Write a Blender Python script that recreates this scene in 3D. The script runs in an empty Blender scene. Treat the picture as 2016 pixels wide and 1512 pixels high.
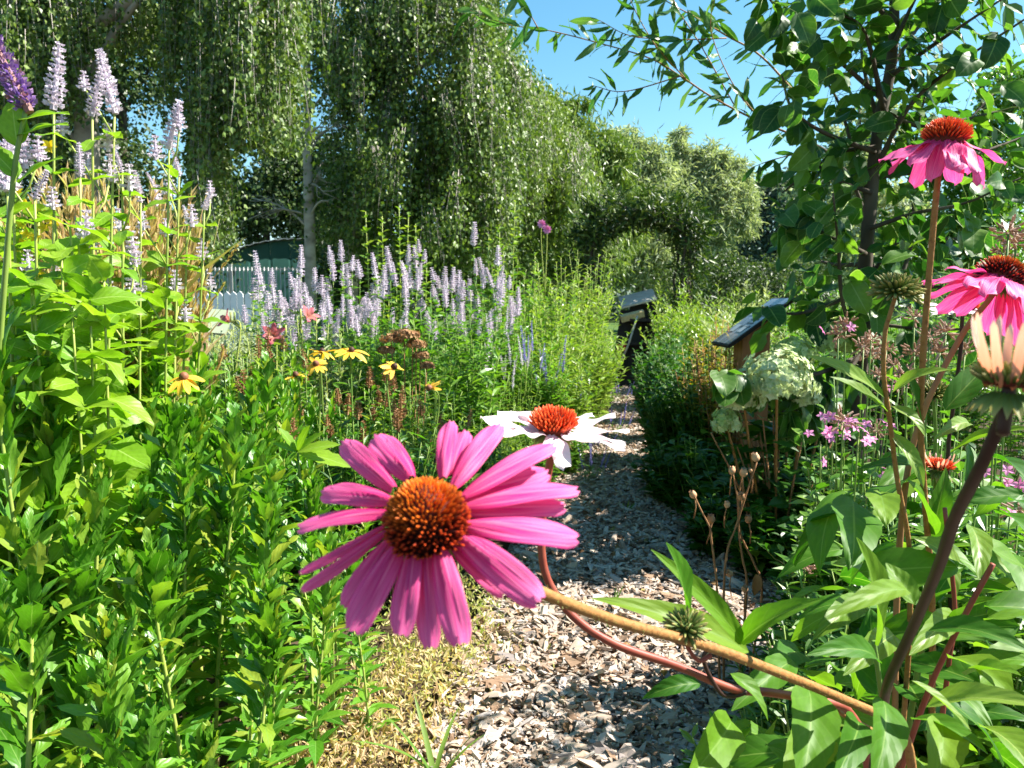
import bpy, math, random
import numpy as np
from mathutils import Vector, Matrix

random.seed(7); rng = np.random.default_rng(7)
SC = bpy.context.scene
COL = SC.collection
PI = math.pi

# ------------------------------------------------------------------ camera
FPX = 1523.0; H = 0.95; PITCH = math.radians(5.85)
cd = bpy.data.cameras.new('camera'); cam = bpy.data.objects.new('camera', cd); COL.objects.link(cam)
cam.location = (0, 0, H); cam.rotation_euler = (PI/2 - PITCH, 0, 0)
cd.sensor_width = 36; cd.lens = 36*FPX/2016; cd.clip_start = 0.02; cd.clip_end = 3000
cd.dof.use_dof = True; cd.dof.focus_distance = 0.95; cd.dof.aperture_fstop = 18
SC.camera = cam

# ------------------------------------------------------------------ sky, sun, exposure
SUN_AZ = math.radians(84)      # clockwise from the view direction (+Y) towards +X
SUN_EL = math.radians(47)
w = bpy.data.worlds.new('World'); SC.world = w; w.use_nodes = True
nt = w.node_tree; nt.nodes.clear()
sky = nt.nodes.new('ShaderNodeTexSky'); sky.sky_type = 'NISHITA'; sky.sun_disc = False
sky.sun_elevation = SUN_EL; sky.sun_rotation = SUN_AZ
sky.air_density = 1.0; sky.dust_density = 0.2; sky.ozone_density = 1.1
bg = nt.nodes.new('ShaderNodeBackground'); bg.inputs[1].default_value = 0.060
out = nt.nodes.new('ShaderNodeOutputWorld')
shs = nt.nodes.new('ShaderNodeHueSaturation'); shs.inputs['Hue'].default_value = .478; shs.inputs['Saturation'].default_value = 1.25; shs.inputs['Value'].default_value = 1.1
nt.links.new(sky.outputs[0], shs.inputs['Color']); nt.links.new(shs.outputs[0], bg.inputs[0]); nt.links.new(bg.outputs[0], out.inputs[0])
ld = bpy.data.lights.new('sun', 'SUN'); ld.energy = 5.0; ld.angle = math.radians(0.53); ld.color = (1, 0.95, 0.86)
sun = bpy.data.objects.new('sun', ld); COL.objects.link(sun)
sdir = Vector((math.sin(SUN_AZ)*math.cos(SUN_EL), math.cos(SUN_AZ)*math.cos(SUN_EL), math.sin(SUN_EL)))
sun.rotation_euler = sdir.to_track_quat('Z', 'Y').to_euler(); sun.location = sdir*50
SC.view_settings.view_transform = 'Standard'; SC.view_settings.look = 'None'
SC.view_settings.exposure = 1.75; SC.view_settings.gamma = 1
SC.render.resolution_x = 1024; SC.render.resolution_y = 768

# ------------------------------------------------------------------ pixel -> world
FW = np.array([0, math.cos(PITCH), -math.sin(PITCH)]); UP = np.array([0, math.sin(PITCH), math.cos(PITCH)])
def ray(px, py):
    return FW + np.array([1., 0, 0])*(px-1008)/FPX + UP*(756-py)/FPX
def P(px, py, d):
    r = ray(px, py); return np.array([0, 0, H]) + r*(d/r[1])
def G(px, d):               # point on the ground in the column px at distance d
    return np.array([(px-1008)/FPX*d*1.0, d, 0.0])
def Z(py, d): return P(1008, py, d)[2]

# ------------------------------------------------------------------ mesh helpers
def mesh(name, V, F, uv=None, rnd=None, mat=None, smooth=True, midx=None):
    """V (n,3); F (m,k) or list of such arrays; uv (n,2); rnd (n,) per vertex"""
    Fs = [np.asarray(f, dtype=np.int64) for f in (F if isinstance(F, list) else [F]) if len(f)]
    V = np.asarray(V, dtype=np.float32)
    me = bpy.data.meshes.new(name)
    me.vertices.add(len(V)); me.vertices.foreach_set('co', V.ravel())
    tot = np.concatenate([np.full(len(f), f.shape[1]) for f in Fs])
    idx = np.concatenate([f.ravel() for f in Fs])
    me.loops.add(len(idx)); me.loops.foreach_set('vertex_index', idx.astype(np.int32))
    me.polygons.add(len(tot))
    st = np.concatenate([[0], np.cumsum(tot)[:-1]])
    me.polygons.foreach_set('loop_start', st.astype(np.int32))
    me.polygons.foreach_set('loop_total', tot.astype(np.int32))
    me.polygons.foreach_set('use_smooth', np.full(len(tot), smooth))
    if midx is not None: me.polygons.foreach_set('material_index', np.asarray(midx, dtype=np.int32))
    if uv is not None:
        l = me.uv_layers.new(name='UVMap'); l.data.foreach_set('uv', np.asarray(uv, dtype=np.float32)[idx].ravel())
    if rnd is not None:
        a = me.attributes.new('rnd', 'FLOAT', 'POINT'); a.data.foreach_set('value', np.asarray(rnd, dtype=np.float32))
    for m in (mat if isinstance(mat, (list, tuple)) else [mat]):
        if m is not None: me.materials.append(m)
    me.update(calc_edges=True); me.validate()
    return me

class Acc:
    """collects several pieces of geometry into one mesh"""
    def __init__(s): s.V = []; s.F = {}; s.U = []; s.R = []; s.n = 0
    def add(s, V, F, uv=None, rnd=None):
        V = np.asarray(V, float); n = len(V)
        s.V.append(V); s.U.append(np.zeros((n, 2)) if uv is None else uv)
        r = 0. if rnd is None else rnd
        s.R.append(np.full(n, r) if np.isscalar(r) else r)
        for f in (F if isinstance(F, list) else [F]):
            f = np.asarray(f)
            if len(f): s.F.setdefault(f.shape[1], []).append(f + s.n)
        s.n += n; return s
    def mesh(s, name, mat, smooth=True):
        if not s.n: return mesh(name, np.zeros((3, 3)), np.array([[0, 1, 2]]), mat=mat)
        return mesh(name, np.concatenate(s.V), [np.concatenate(v) for v in s.F.values()],
                    np.concatenate(s.U), np.concatenate(s.R), mat, smooth)

def put(name, me, parent=None, M=None, label=None, cat=None, group=None, kind=None):
    o = bpy.data.objects.new(name, me); COL.objects.link(o)
    if parent is not None: o.parent = parent
    if M is not None: o.matrix_basis = M
    if label: o['label'] = label
    if cat: o['category'] = cat
    if group: o['group'] = group
    if kind: o['kind'] = kind
    return o
def thing(name, loc, label, cat, group=None, rz=0.0, s=1.0):
    o = put(name, None, None, Matrix.Translation(Vector(loc)) @ Matrix.Rotation(rz, 4, 'Z') @ Matrix.Scale(s, 4), label, cat, group)
    o.empty_display_size = 0.05
    return o
KIDS = {}
def copy_tree(o, parent=None):
    c = o.copy(); COL.objects.link(c); c.parent = parent
    for ch in KIDS.get(o.name) or [x for x in o.children]:
        copy_tree(ch, c)
    return c

def nrm(v):
    v = np.asarray(v, float); return v/np.maximum(np.linalg.norm(v, axis=-1, keepdims=True), 1e-9)
def basis(d, n):
    """rows X (width), Y (length), Z (normal)"""
    Y = nrm(d); X = nrm(np.cross(Y, n)); Zv = np.cross(X, Y)
    return np.stack([X, Y, Zv], -2)
def mat4(pos, B, s=1.0):
    M = Matrix.Identity(4)
    for i in range(3):
        for j in range(3): M[i][j] = float(B[j][i])*s
        M[i][3] = float(pos[i])
    return M
def rot_to(v):   # rotation taking +Z to v
    return Vector(v).to_track_quat('Z', 'Y').to_matrix().to_4x4()

def tailed(p, tail):
    """carry a stem on from its last given point down to its root without a kink"""
    p = [np.asarray(q, float) for q in p]; t = np.asarray(tail, float); e = p[-1]; d = nrm(e-p[-2])
    L = np.linalg.norm(t-e); c = e+d*L*.16
    for s in (.1, .22, .38, .58, .8, 1.0): p.append(e*(1-s)**2+c*2*s*(1-s)+t*s*s)
    return p
def smooth_path(pts, n=6):
    p = np.asarray(pts, float)
    if len(p) < 3: return np.stack([p[0]*(1-t)+p[-1]*t for t in np.linspace(0, 1, n+1)])
    q = np.vstack([2*p[0]-p[1], p, 2*p[-1]-p[-2]]); o = []
    for i in range(1, len(q)-2):
        for k in range(n):
            t = k/n; a, b, c, d = q[i-1], q[i], q[i+1], q[i+2]
            o.append(.5*((2*b)+(-a+c)*t+(2*a-5*b+4*c-d)*t*t+(-a+3*b-3*c+d)*t**3))
    o.append(p[-1]); return np.array(o)
def tube(path, r, sides=6, r1=None, wob=0.0):
    path = np.asarray(path, float); n = len(path)
    rr = np.linspace(r, r if r1 is None else r1, n)
    if wob: rr = rr*(1+wob*rng.normal(size=n))
    T = nrm(np.gradient(path, axis=0)); ref = np.array([1., 0, 0]) if abs(T[0][0]) < .8 else np.array([0, 1., 0])
    V = []
    X = nrm(np.cross(T[0], ref))
    for i in range(n):
        X = nrm(X - T[i]*np.dot(X, T[i])); Yv = np.cross(T[i], X)
        a = np.arange(sides)*2*PI/sides
        V.append(path[i] + rr[i]*(np.outer(np.cos(a), X)+np.outer(np.sin(a), Yv)))
    V = np.vstack(V); k = np.arange(sides)
    F = np.vstack([np.stack([i*sides+k, i*sides+(k+1) % sides, (i+1)*sides+(k+1) % sides, (i+1)*sides+k], 1) for i in range(n-1)])
    uv = np.stack([np.tile(k/sides, n), np.repeat(np.arange(n)/(n-1), sides)], 1)
    c0 = len(V); V = np.vstack([V, path[0], path[-1]])
    uv = np.vstack([uv, [.5, 0], [.5, 1]])
    caps = np.vstack([np.stack([np.full(sides, c0), (k+1) % sides, k], 1),
                      np.stack([np.full(sides, c0+1), (n-1)*sides+k, (n-1)*sides+(k+1) % sides], 1)])
    return V, [F, caps], uv
def box(c, s, R=None):
    v = np.array([[x, y, z] for x in (-.5, .5) for y in (-.5, .5) for z in (-.5, .5)])*np.asarray(s)
    if R is not None: v = v @ np.asarray(R).T
    v = v + np.asarray(c)
    F = np.array([[0, 1, 3, 2], [4, 6, 7, 5], [0, 4, 5, 1], [2, 3, 7, 6], [0, 2, 6, 4], [1, 5, 7, 3]])
    return v, F

# ------------------------------------------------------------------ leaf templates: x width, y length (0..1), z normal
def leaf_t(nseg=8, asp=.16, a=.8, b=.9, fold=.35, curl=-.25, serr=0., twist=0., wave=0., ncol=4, droop2=0.):
    ys = np.linspace(0, 1, nseg+1); y0 = a/(a+b)
    wf = lambda y: (y**a*(1-y)**b)/(y0**a*(1-y0)**b)
    V = []; U = []
    for i, y in enumerate(ys):
        wv = asp*max(wf(y), .03)
        if serr and 0 < i < nseg: wv *= 1+serr*(1 if i % 2 else -1)*min(1, y*1.6)
        for j in range(ncol+1):
            s = -1+2*j/ncol
            x = s*wv; z = fold*abs(x)*(1-.3*abs(s)) + curl*y*y + droop2*y**4 + wave*asp*math.sin(y*9+s*2)*abs(s)
            t = twist*y
            V.append((x*math.cos(t)-(z-curl*y*y)*math.sin(t)*0, y*(1+.0*s), z+x*math.sin(t))); U.append((j/ncol, y))
    c = ncol+1
    F = [(i*c+j, i*c+j+1, (i+1)*c+j+1, (i+1)*c+j) for i in range(nseg) for j in range(ncol)]
    return np.array(V), np.array(F), np.array(U)
RH = (np.array([[0, 0, 0], [-.22, .42, .07], [0, 1, -.06], [.22, .42, .07]]), np.array([[0, 2, 1], [0, 3, 2]]), np.array([[.5, 0], [0, .42], [.5, 1], [1, .42]]))
RHW = (np.array([[0, 0, 0], [-.42, .38, .09], [0, 1, -.08], [.42, .38, .09]]), RH[1], RH[2])
RHN = (np.array([[0, 0, 0], [-.10, .4, .04], [0, 1, -.12], [.10, .4, .04]]), RH[1], RH[2])
def six(asp, fold=.3, curl=-.15):
    V = np.array([[0, 0, 0], [-asp*.8, .28, fold*asp*.8+curl*.08], [asp*.8, .28, fold*asp*.8+curl*.08], [0, .3, curl*.09],
                  [-asp*.85, .62, fold*asp*.85+curl*.4], [asp*.85, .62, fold*asp*.85+curl*.4], [0, .64, curl*.41], [0, 1, curl]])
    F = np.array([[0, 3, 1], [0, 2, 3], [1, 3, 6], [1, 6, 4], [3, 2, 5], [3, 5, 6], [4, 6, 7], [6, 5, 7]])
    U = np.array([[.5, 0], [0, .28], [1, .28], [.5, .3], [0, .62], [1, .62], [.5, .64], [.5, 1]])
    return V, F, U
S_LANCE = six(.15, .4, -.2); S_OV = six(.33, .3, -.15); S_NARROW = six(.085, .4, -.25); S_WILLOW = six(.11, .3, -.2)

def scatter(T, pos, d, n, s, rnd=None):
    """N leaves as one block: pos (N,3), d dir (N,3), n normal hint (N,3), s size (N,)"""
    V, F, U = T; N = len(pos)
    B = basis(d, n)
    out = pos[:, None, :] + np.einsum('ki,nij->nkj', V, B)*np.asarray(s)[:, None, None]
    k = len(V)
    Fa = (F[None] + (np.arange(N)*k)[:, None, None]).reshape(-1, F.shape[1])
    rnd = rng.random(N) if rnd is None else rnd
    return out.reshape(-1, 3), Fa, np.tile(U, (N, 1)), np.repeat(rnd, k)
def rv(n, s=1.0): return rng.normal(size=(n, 3))*s

# ------------------------------------------------------------------ materials
def newmat(name):
    m = bpy.data.materials.new(name); m.use_nodes = True; m.node_tree.nodes.clear(); return m, m.node_tree
def N(t, typ, **kw):
    n = t.nodes.new(typ)
    for k, v in kw.items(): setattr(n, k, v)
    return n
def ramp(t, fac, stops):
    r = N(t, 'ShaderNodeValToRGB'); e = r.color_ramp.elements
    while len(e) < len(stops): e.new(.5)
    for el, (p, c) in zip(e, stops): el.position = p; el.color = (*c, 1)
    t.links.new(fac, r.inputs[0]); return r.outputs[0]
def math_n(t, op, a, b=None):
    n = N(t, 'ShaderNodeMath', operation=op)
    for i, v in enumerate((a, b)):
        if v is None: continue
        if isinstance(v, (int, float)): n.inputs[i].default_value = v
        else: t.links.new(v, n.inputs[i])
    return n.outputs[0]
def mixc(t, fac, a, b, typ='MIX'):
    n = N(t, 'ShaderNodeMix', data_type='RGBA', blend_type=typ)
    for i, v in ((0, fac), (6, a), (7, b)):
        if isinstance(v, (int, float)): n.inputs[i].default_value = v
        elif isinstance(v, tuple): n.inputs[i].default_value = (*v, 1)
        else: t.links.new(v, n.inputs[i])
    return n.outputs[2]
def rnd_out(t):
    at = N(t, 'ShaderNodeAttribute', attribute_name='rnd'); oi = N(t, 'ShaderNodeObjectInfo')
    return math_n(t, 'FRACT', math_n(t, 'ADD', at.outputs['Fac'], oi.outputs['Random']))
def leafmat(name, cols, trans=.38, rough=.42, spec=.45, vein=None, veincol=None, tint=(1.0, 1.05, .45), tb=1.7, edge=None):
    """cols: list of colours picked at random per leaf"""
    m, t = newmat(name)
    r = rnd_out(t)
    c = ramp(t, r, [(i/(max(1, len(cols)-1)), col) for i, col in enumerate(cols)])
    tc = N(t, 'ShaderNodeTexCoord')
    nz = N(t, 'ShaderNodeTexNoise'); nz.inputs['Scale'].default_value = 9; nz.inputs['Detail'].default_value = 3
    t.links.new(tc.outputs['UV'], nz.inputs['Vector'])
    hs = N(t, 'ShaderNodeHueSaturation'); t.links.new(c, hs.inputs['Color'])
    t.links.new(math_n(t, 'ADD', math_n(t, 'MULTIPLY', nz.outputs[0], .5), .75), hs.inputs['Value'])
    c = hs.outputs[0]; bump = None
    if vein:
        sp = N(t, 'ShaderNodeSeparateXYZ'); t.links.new(tc.outputs['UV'], sp.inputs[0])
        ax = math_n(t, 'ABSOLUTE', math_n(t, 'SUBTRACT', sp.outputs[0], .5))
        mid = math_n(t, 'LESS_THAN', ax, .022)
        # side veins: sawtooth of y - |x|
        ph = math_n(t, 'FRACT', math_n(t, 'MULTIPLY', math_n(t, 'SUBTRACT', sp.outputs[1], math_n(t, 'MULTIPLY', ax, .55)), vein))
        sv = math_n(t, 'LESS_THAN', math_n(t, 'ABSOLUTE', math_n(t, 'SUBTRACT', ph, .5)), .07)
        msk = math_n(t, 'MAXIMUM', mid, math_n(t, 'MULTIPLY', sv, .16))
        if edge:
            ed = math_n(t, 'MULTIPLY', math_n(t, 'GREATER_THAN', ax, .465), .8)
            msk = math_n(t, 'MAXIMUM', msk, ed)
        c = mixc(t, math_n(t, 'MULTIPLY', msk, .8), c, veincol or (.25, .38, .08))
        hgt = math_n(t, 'SUBTRACT', math_n(t, 'ABSOLUTE', math_n(t, 'SUBTRACT', ph, .5)), math_n(t, 'MULTIPLY', mid, .4))
        bp = N(t, 'ShaderNodeBump'); bp.inputs['Strength'].default_value = .18; bp.inputs['Distance'].default_value = .003
        t.links.new(hgt, bp.inputs['Height']); bump = bp.outputs[0]
    p = N(t, 'ShaderNodeBsdfPrincipled'); p.inputs['Roughness'].default_value = rough
    p.inputs['Specular IOR Level'].default_value = spec
    t.links.new(c, p.inputs['Base Color'])
    tr = N(t, 'ShaderNodeBsdfTranslucent')
    tcx = mixc(t, 1.0, c, tuple(x*tb for x in tint), 'MULTIPLY')
    t.links.new(tcx, tr.inputs[0])
    if bump: t.links.new(bump, p.inputs['Normal'])
    mx = N(t, 'ShaderNodeMixShader'); mx.inputs[0].default_value = trans
    t.links.new(p.outputs[0], mx.inputs[1]); t.links.new(tr.outputs[0], mx.inputs[2])
    o = N(t, 'ShaderNodeOutputMaterial'); t.links.new(mx.outputs[0], o.inputs[0])
    return m
def plain(name, cols, rough=.7, spec=.3, scale=8., detail=5., bumpd=0., coord='Object', stretch=(1, 1, 1), metal=0., useRnd=True, noise_amt=.5):
    m, t = newmat(name)
    tc = N(t, 'ShaderNodeTexCoord'); mp = N(t, 'ShaderNodeMapping'); mp.inputs['Scale'].default_value = stretch
    t.links.new(tc.outputs[coord], mp.inputs[0])
    nz = N(t, 'ShaderNodeTexNoise'); nz.inputs['Scale'].default_value = scale; nz.inputs['Detail'].default_value = detail
    t.links.new(mp.outputs[0], nz.inputs['Vector'])
    f = nz.outputs[0]
    if useRnd:
        f = math_n(t, 'ADD', math_n(t, 'MULTIPLY', math_n(t, 'SUBTRACT', f, .5), noise_amt*2), rnd_out(t))
    else:
        f = math_n(t, 'ADD', math_n(t, 'MULTIPLY', math_n(t, 'SUBTRACT', f, .5), 1.8), .5)
    c = ramp(t, f, [(i/(max(1, len(cols)-1)), col) for i, col in enumerate(cols)])
    p = N(t, 'ShaderNodeBsdfPrincipled'); p.inputs['Roughness'].default_value = rough
    p.inputs['Specular IOR Level'].default_value = spec; p.inputs['Metallic'].default_value = metal
    t.links.new(c, p.inputs['Base Color'])
    if bumpd:
        bp = N(t, 'ShaderNodeBump'); bp.inputs['Distance'].default_value = bumpd; bp.inputs['Strength'].default_value = .8
        t.links.new(nz.outputs[0], bp.inputs['Height']); t.links.new(bp.outputs[0], p.inputs['Normal'])
    o = N(t, 'ShaderNodeOutputMaterial'); t.links.new(p.outputs[0], o.inputs[0])
    return m
def petalmat(name, base, tip, trans=.4, ridge=.5, tint=(1.1, .75, 1.0)):
    """uv.y gradient base->tip, long streaks"""
    m, t = newmat(name)
    tc = N(t, 'ShaderNodeTexCoord'); sp = N(t, 'ShaderNodeSeparateXYZ'); t.links.new(tc.outputs['UV'], sp.inputs[0])
    mp = N(t, 'ShaderNodeMapping'); mp.inputs['Scale'].default_value = (22, 1.2, 1); t.links.new(tc.outputs['UV'], mp.inputs[0])
    nz = N(t, 'ShaderNodeTexNoise'); nz.inputs['Scale'].default_value = 1; nz.inputs['Detail'].default_value = 2
    t.links.new(mp.outputs[0], nz.inputs['Vector'])
    mp2 = N(t, 'ShaderNodeMapping'); mp2.inputs['Scale'].default_value = (70, 1.6, 1); t.links.new(tc.outputs['UV'], mp2.inputs[0])
    nz2 = N(t, 'ShaderNodeTexNoise'); nz2.inputs['Scale'].default_value = 1; nz2.inputs['Detail'].default_value = 1; t.links.new(mp2.outputs[0], nz2.inputs['Vector'])
    c = ramp(t, sp.outputs[1], [(0, base), (.35, tuple((a+b)/2 for a, b in zip(base, tip))), (1, tip)])
    hs = N(t, 'ShaderNodeHueSaturation'); t.links.new(c, hs.inputs['Color'])
    t.links.new(math_n(t, 'ADD', math_n(t, 'MULTIPLY', nz.outputs[0], ridge), 1-ridge*.5), hs.inputs['Value'])
    t.links.new(math_n(t, 'ADD', math_n(t, 'MULTIPLY', math_n(t, 'ADD', nz.outputs[0], nz2.outputs[0]), -.55), 1.5), hs.inputs['Saturation'])
    p = N(t, 'ShaderNodeBsdfPrincipled'); p.inputs['Roughness'].default_value = .5; p.inputs['Specular IOR Level'].default_value = .25
    t.links.new(hs.outputs[0], p.inputs['Base Color'])
    bp = N(t, 'ShaderNodeBump'); bp.inputs['Strength'].default_value = .35; bp.inputs['Distance'].default_value = .001
    t.links.new(nz.outputs[0], bp.inputs['Height']); t.links.new(bp.outputs[0], p.inputs['Normal'])
    tr = N(t, 'ShaderNodeBsdfTranslucent'); t.links.new(mixc(t, 1., hs.outputs[0], tint, 'MULTIPLY'), tr.inputs[0])
    mx = N(t, 'ShaderNodeMixShader'); mx.inputs[0].default_value = trans
    t.links.new(p.outputs[0], mx.inputs[1]); t.links.new(tr.outputs[0], mx.inputs[2])
    o = N(t, 'ShaderNodeOutputMaterial'); t.links.new(mx.outputs[0], o.inputs[0]); return m
def uvgrad(name, stops, rough=.5, spec=.3, trans=0.):
    m, t = newmat(name)
    tc = N(t, 'ShaderNodeTexCoord'); sp = N(t, 'ShaderNodeSeparateXYZ'); t.links.new(tc.outputs['UV'], sp.inputs[0])
    r = rnd_out(t)
    c = ramp(t, sp.outputs[1], stops)
    hs = N(t, 'ShaderNodeHueSaturation'); t.links.new(c, hs.inputs['Color'])
    t.links.new(math_n(t, 'ADD', math_n(t, 'MULTIPLY', r, .5), .75), hs.inputs['Value'])
    p = N(t, 'ShaderNodeBsdfPrincipled'); p.inputs['Roughness'].default_value = rough; p.inputs['Specular IOR Level'].default_value = spec
    t.links.new(hs.outputs[0], p.inputs['Base Color'])
    o = N(t, 'ShaderNodeOutputMaterial')
    if trans:
        tr = N(t, 'ShaderNodeBsdfTranslucent'); t.links.new(hs.outputs[0], tr.inputs[0])
        mx = N(t, 'ShaderNodeMixShader'); mx.inputs[0].default_value = trans
        t.links.new(p.outputs[0], mx.inputs[1]); t.links.new(tr.outputs[0], mx.inputs[2]); t.links.new(mx.outputs[0], o.inputs[0])
    else: t.links.new(p.outputs[0], o.inputs[0])
    return m

def spinemat(name, apex, rim):
    """young florets at the apex differ from old ones at the rim (uv.x), each darker at its foot (uv.y); shade and gaps low on the cone are partly painted in"""
    m, t = newmat(name); tc = N(t, 'ShaderNodeTexCoord'); sp = N(t, 'ShaderNodeSeparateXYZ'); t.links.new(tc.outputs['UV'], sp.inputs[0])
    c = mixc(t, ramp(t, sp.outputs[0], [(.12, (0, 0, 0)), (.6, (1, 1, 1))]), ramp(t, sp.outputs[1], apex), ramp(t, sp.outputs[1], rim))
    hs = N(t, 'ShaderNodeHueSaturation'); t.links.new(c, hs.inputs['Color']); t.links.new(math_n(t, 'ADD', math_n(t, 'MULTIPLY', rnd_out(t), .5), .75), hs.inputs['Value'])
    p = N(t, 'ShaderNodeBsdfPrincipled'); p.inputs['Roughness'].default_value = .5; p.inputs['Specular IOR Level'].default_value = .3
    t.links.new(hs.outputs[0], p.inputs['Base Color']); o = N(t, 'ShaderNodeOutputMaterial'); t.links.new(p.outputs[0], o.inputs[0]); return m

M = {}
M['shoot'] = leafmat('shoot_leaf', [(.035, .13, .006), (.06, .19, .009), (.085, .23, .012), (.13, .28, .02), (.26, .31, .03)], .36, .40, .55, vein=7, veincol=(.16, .30, .06))
M['lime'] = leafmat('lime_leaf', [(.11, .25, .010), (.16, .30, .014), (.22, .34, .025)], .42, .45, .4, vein=8, veincol=(.3, .42, .1))
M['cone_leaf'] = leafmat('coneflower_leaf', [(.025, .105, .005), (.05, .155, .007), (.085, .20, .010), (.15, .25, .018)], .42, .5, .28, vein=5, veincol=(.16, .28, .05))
M['quince'] = leafmat('round_leaf', [(.016, .07, .010), (.03, .10, .014), (.06, .15, .016), (.11, .21, .02)], .45, .42, .45, vein=6, veincol=(.2, .3, .1), edge=True)
M['willow'] = leafmat('willow_leaf', [(.02, .09, .012), (.04, .13, .02), (.09, .18, .05)], .38, .35, .5, vein=9, veincol=(.2, .32, .08))
M['quince_r'] = leafmat('round_leaf_back', [(.016, .07, .010), (.03, .10, .014), (.06, .15, .016), (.11, .21, .02)], .45, .38, .5)
M['cone_leaf_lit'] = leafmat('coneflower_leaf_painted_sunlit', [(.10, .20, .015), (.14, .25, .02), (.18, .28, .04)], .45, .42, .45, vein=6, veincol=(.34, .44, .12))  # paler copy of the coneflower leaf, sunlight through it put into the colour
M['willow_arch'] = leafmat('arch_leaf', [(.008, .025, .004), (.018, .05, .007), (.04, .085, .012), (.13, .18, .03)], .18, .45, .4)
M['birch'] = leafmat('birch_leaf', [(.03, .065, .010), (.09, .155, .022), (.21, .285, .075)], .24, .45, .45)
M['birch_b'] = leafmat('birch_leaf_yellow', [(.05, .095, .012), (.12, .195, .028), (.25, .32, .085)], .24, .45, .45)
M['willow_far'] = leafmat('far_willow_leaf', [(.14, .19, .10), (.27, .32, .19), (.44, .48, .35)], .3, .5, .35)
M['haze_far'] = leafmat('far_haze_tinted_leaf', [(.05, .08, .07), (.10, .15, .12), (.19, .25, .20)], .25, .5, .4)  # bluish haze of distance put into the leaf colour
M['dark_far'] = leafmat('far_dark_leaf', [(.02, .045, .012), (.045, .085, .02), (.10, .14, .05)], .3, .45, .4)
M['green'] = leafmat('bed_leaf', [(.05, .15, .010), (.09, .21, .016), (.15, .27, .03)], .36, .36, .65)
M['ygreen'] = leafmat('yellow_green_leaf', [(.08, .17, .012), (.15, .25, .02), (.24, .32, .05)], .36, .38, .6)
M['pale'] = leafmat('pale_leaf', [(.16, .22, .09), (.26, .31, .16), (.38, .42, .27)], .3, .55, .3)
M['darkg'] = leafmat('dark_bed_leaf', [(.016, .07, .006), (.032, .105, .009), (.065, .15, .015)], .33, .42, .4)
M['amber'] = leafmat('amber_leaf', [(.20, .22, .02), (.30, .22, .02), (.14, .20, .02), (.32, .14, .02)], .38, .5, .3)
M['sedum'] = leafmat('sedum_leaf', [(.24, .34, .06), (.40, .40, .15), (.54, .40, .24), (.46, .28, .16)], .3, .55, .3)
M['tan'] = leafmat('dry_blade', [(.40, .26, .12), (.54, .40, .21), (.36, .34, .11)], .3, .55, .3)
M['grass'] = leafmat('grass_blade', [(.06, .16, .02), (.12, .22, .03), (.22, .26, .08)], .35, .5, .35)
M['stem_g'] = plain('green_stem', [(.10, .20, .03), (.20, .28, .05)], .5, .4, 40)
M['stem_y'] = plain('yellow_stem', [(.22, .30, .05), (.34, .38, .09)], .5, .4, 40)
M['stem_br'] = plain('brown_green_stem', [(.17, .07, .02), (.30, .14, .04), (.27, .17, .05)], .65, .3, 260, bumpd=.0012, useRnd=False)
M['stem_rd'] = plain('red_stem', [(.20, .03, .02), (.28, .07, .04)], .5, .4, 60, bumpd=.0004, useRnd=False)
M['stem_dk'] = plain('dark_purple_stem', [(.022, .008, .007), (.045, .016, .012)], .55, .4, 60, bumpd=.0006, useRnd=False)
M['stem_dry'] = plain('dry_stem', [(.24, .11, .05), (.38, .20, .09)], .7, .2, 50, bumpd=.0006, useRnd=False)
M['bark'] = plain('dark_bark', [(.03, .024, .018), (.075, .06, .045), (.12, .10, .08)], .85, .2, 14, 8, bumpd=.01, stretch=(1, 1, .3), useRnd=False)
M['bark_pale'] = plain('pale_bark', [(.10, .085, .07), (.34, .31, .27), (.45, .42, .38)], .8, .2, 3.5, 8, bumpd=.01, stretch=(1, 1, 1.8), useRnd=False)
M['petal'] = petalmat('pink_petal', (.66, .006, .15), (.84, .11, .36), .36, .9)
M['petal_pale'] = petalmat('pale_pink_petal', (.86, .62, .70), (.90, .80, .80), .35, .25, (1.05, .9, .95))
M['petal_or'] = petalmat('orange_pink_petal', (.78, .20, .05), (.86, .62, .52), .35, .35, (1.1, .8, .6))
M['petal_y'] = petalmat('yellow_petal', (.85, .38, .01), (.88, .60, .02), .35, .3, (1.05, 1, .4))
M['spine'] = spinemat('cone_spine', [(0, (.20, .02, .005)), (.5, (.66, .10, .008)), (1, (.86, .25, .010))], [(0, (.015, .002, .002)), (.66, (.04, .004, .003)), (.86, (.42, .03, .006)), (1, (.66, .085, .010))])
M['spine_r'] = uvgrad('cone_spine_red', [(0, (.10, .012, .006)), (.5, (.60, .05, .01)), (1, (.88, .16, .03))], .45, .35)
M['bract'] = uvgrad('green_bract', [(0, (.06, .11, .02)), (.6, (.16, .22, .05)), (1, (.42, .34, .12))], .5, .3, .25)
M['core'] = plain('cone_core', [(.05, .008, .005), (.12, .02, .01)], .7, .2, 60)
M['dkcone'] = plain('dark_cone', [(.03, .012, .008), (.10, .04, .02)], .6, .3, 300, bumpd=.001)
M['brcone'] = plain('brown_cone', [(.16, .06, .03), (.26, .10, .05)], .6, .3, 300, bumpd=.001)
M['lilac'] = leafmat('lilac_floret', [(.52, .46, .52), (.66, .60, .65), (.80, .77, .79), (.54, .46, .45)], .3, .6, .2, tint=(1, .9, 1.1), tb=1.0)
M['violet'] = leafmat('violet_floret', [(.12, .06, .26), (.22, .12, .34), (.38, .25, .46), (.32, .16, .14)], .3, .6, .2, tint=(1, .8, 1.1), tb=1.0)
M['blue'] = leafmat('blue_floret', [(.16, .14, .48), (.28, .24, .60), (.40, .36, .62)], .3, .6, .2, tint=(.9, .9, 1.1), tb=1.0)
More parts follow.
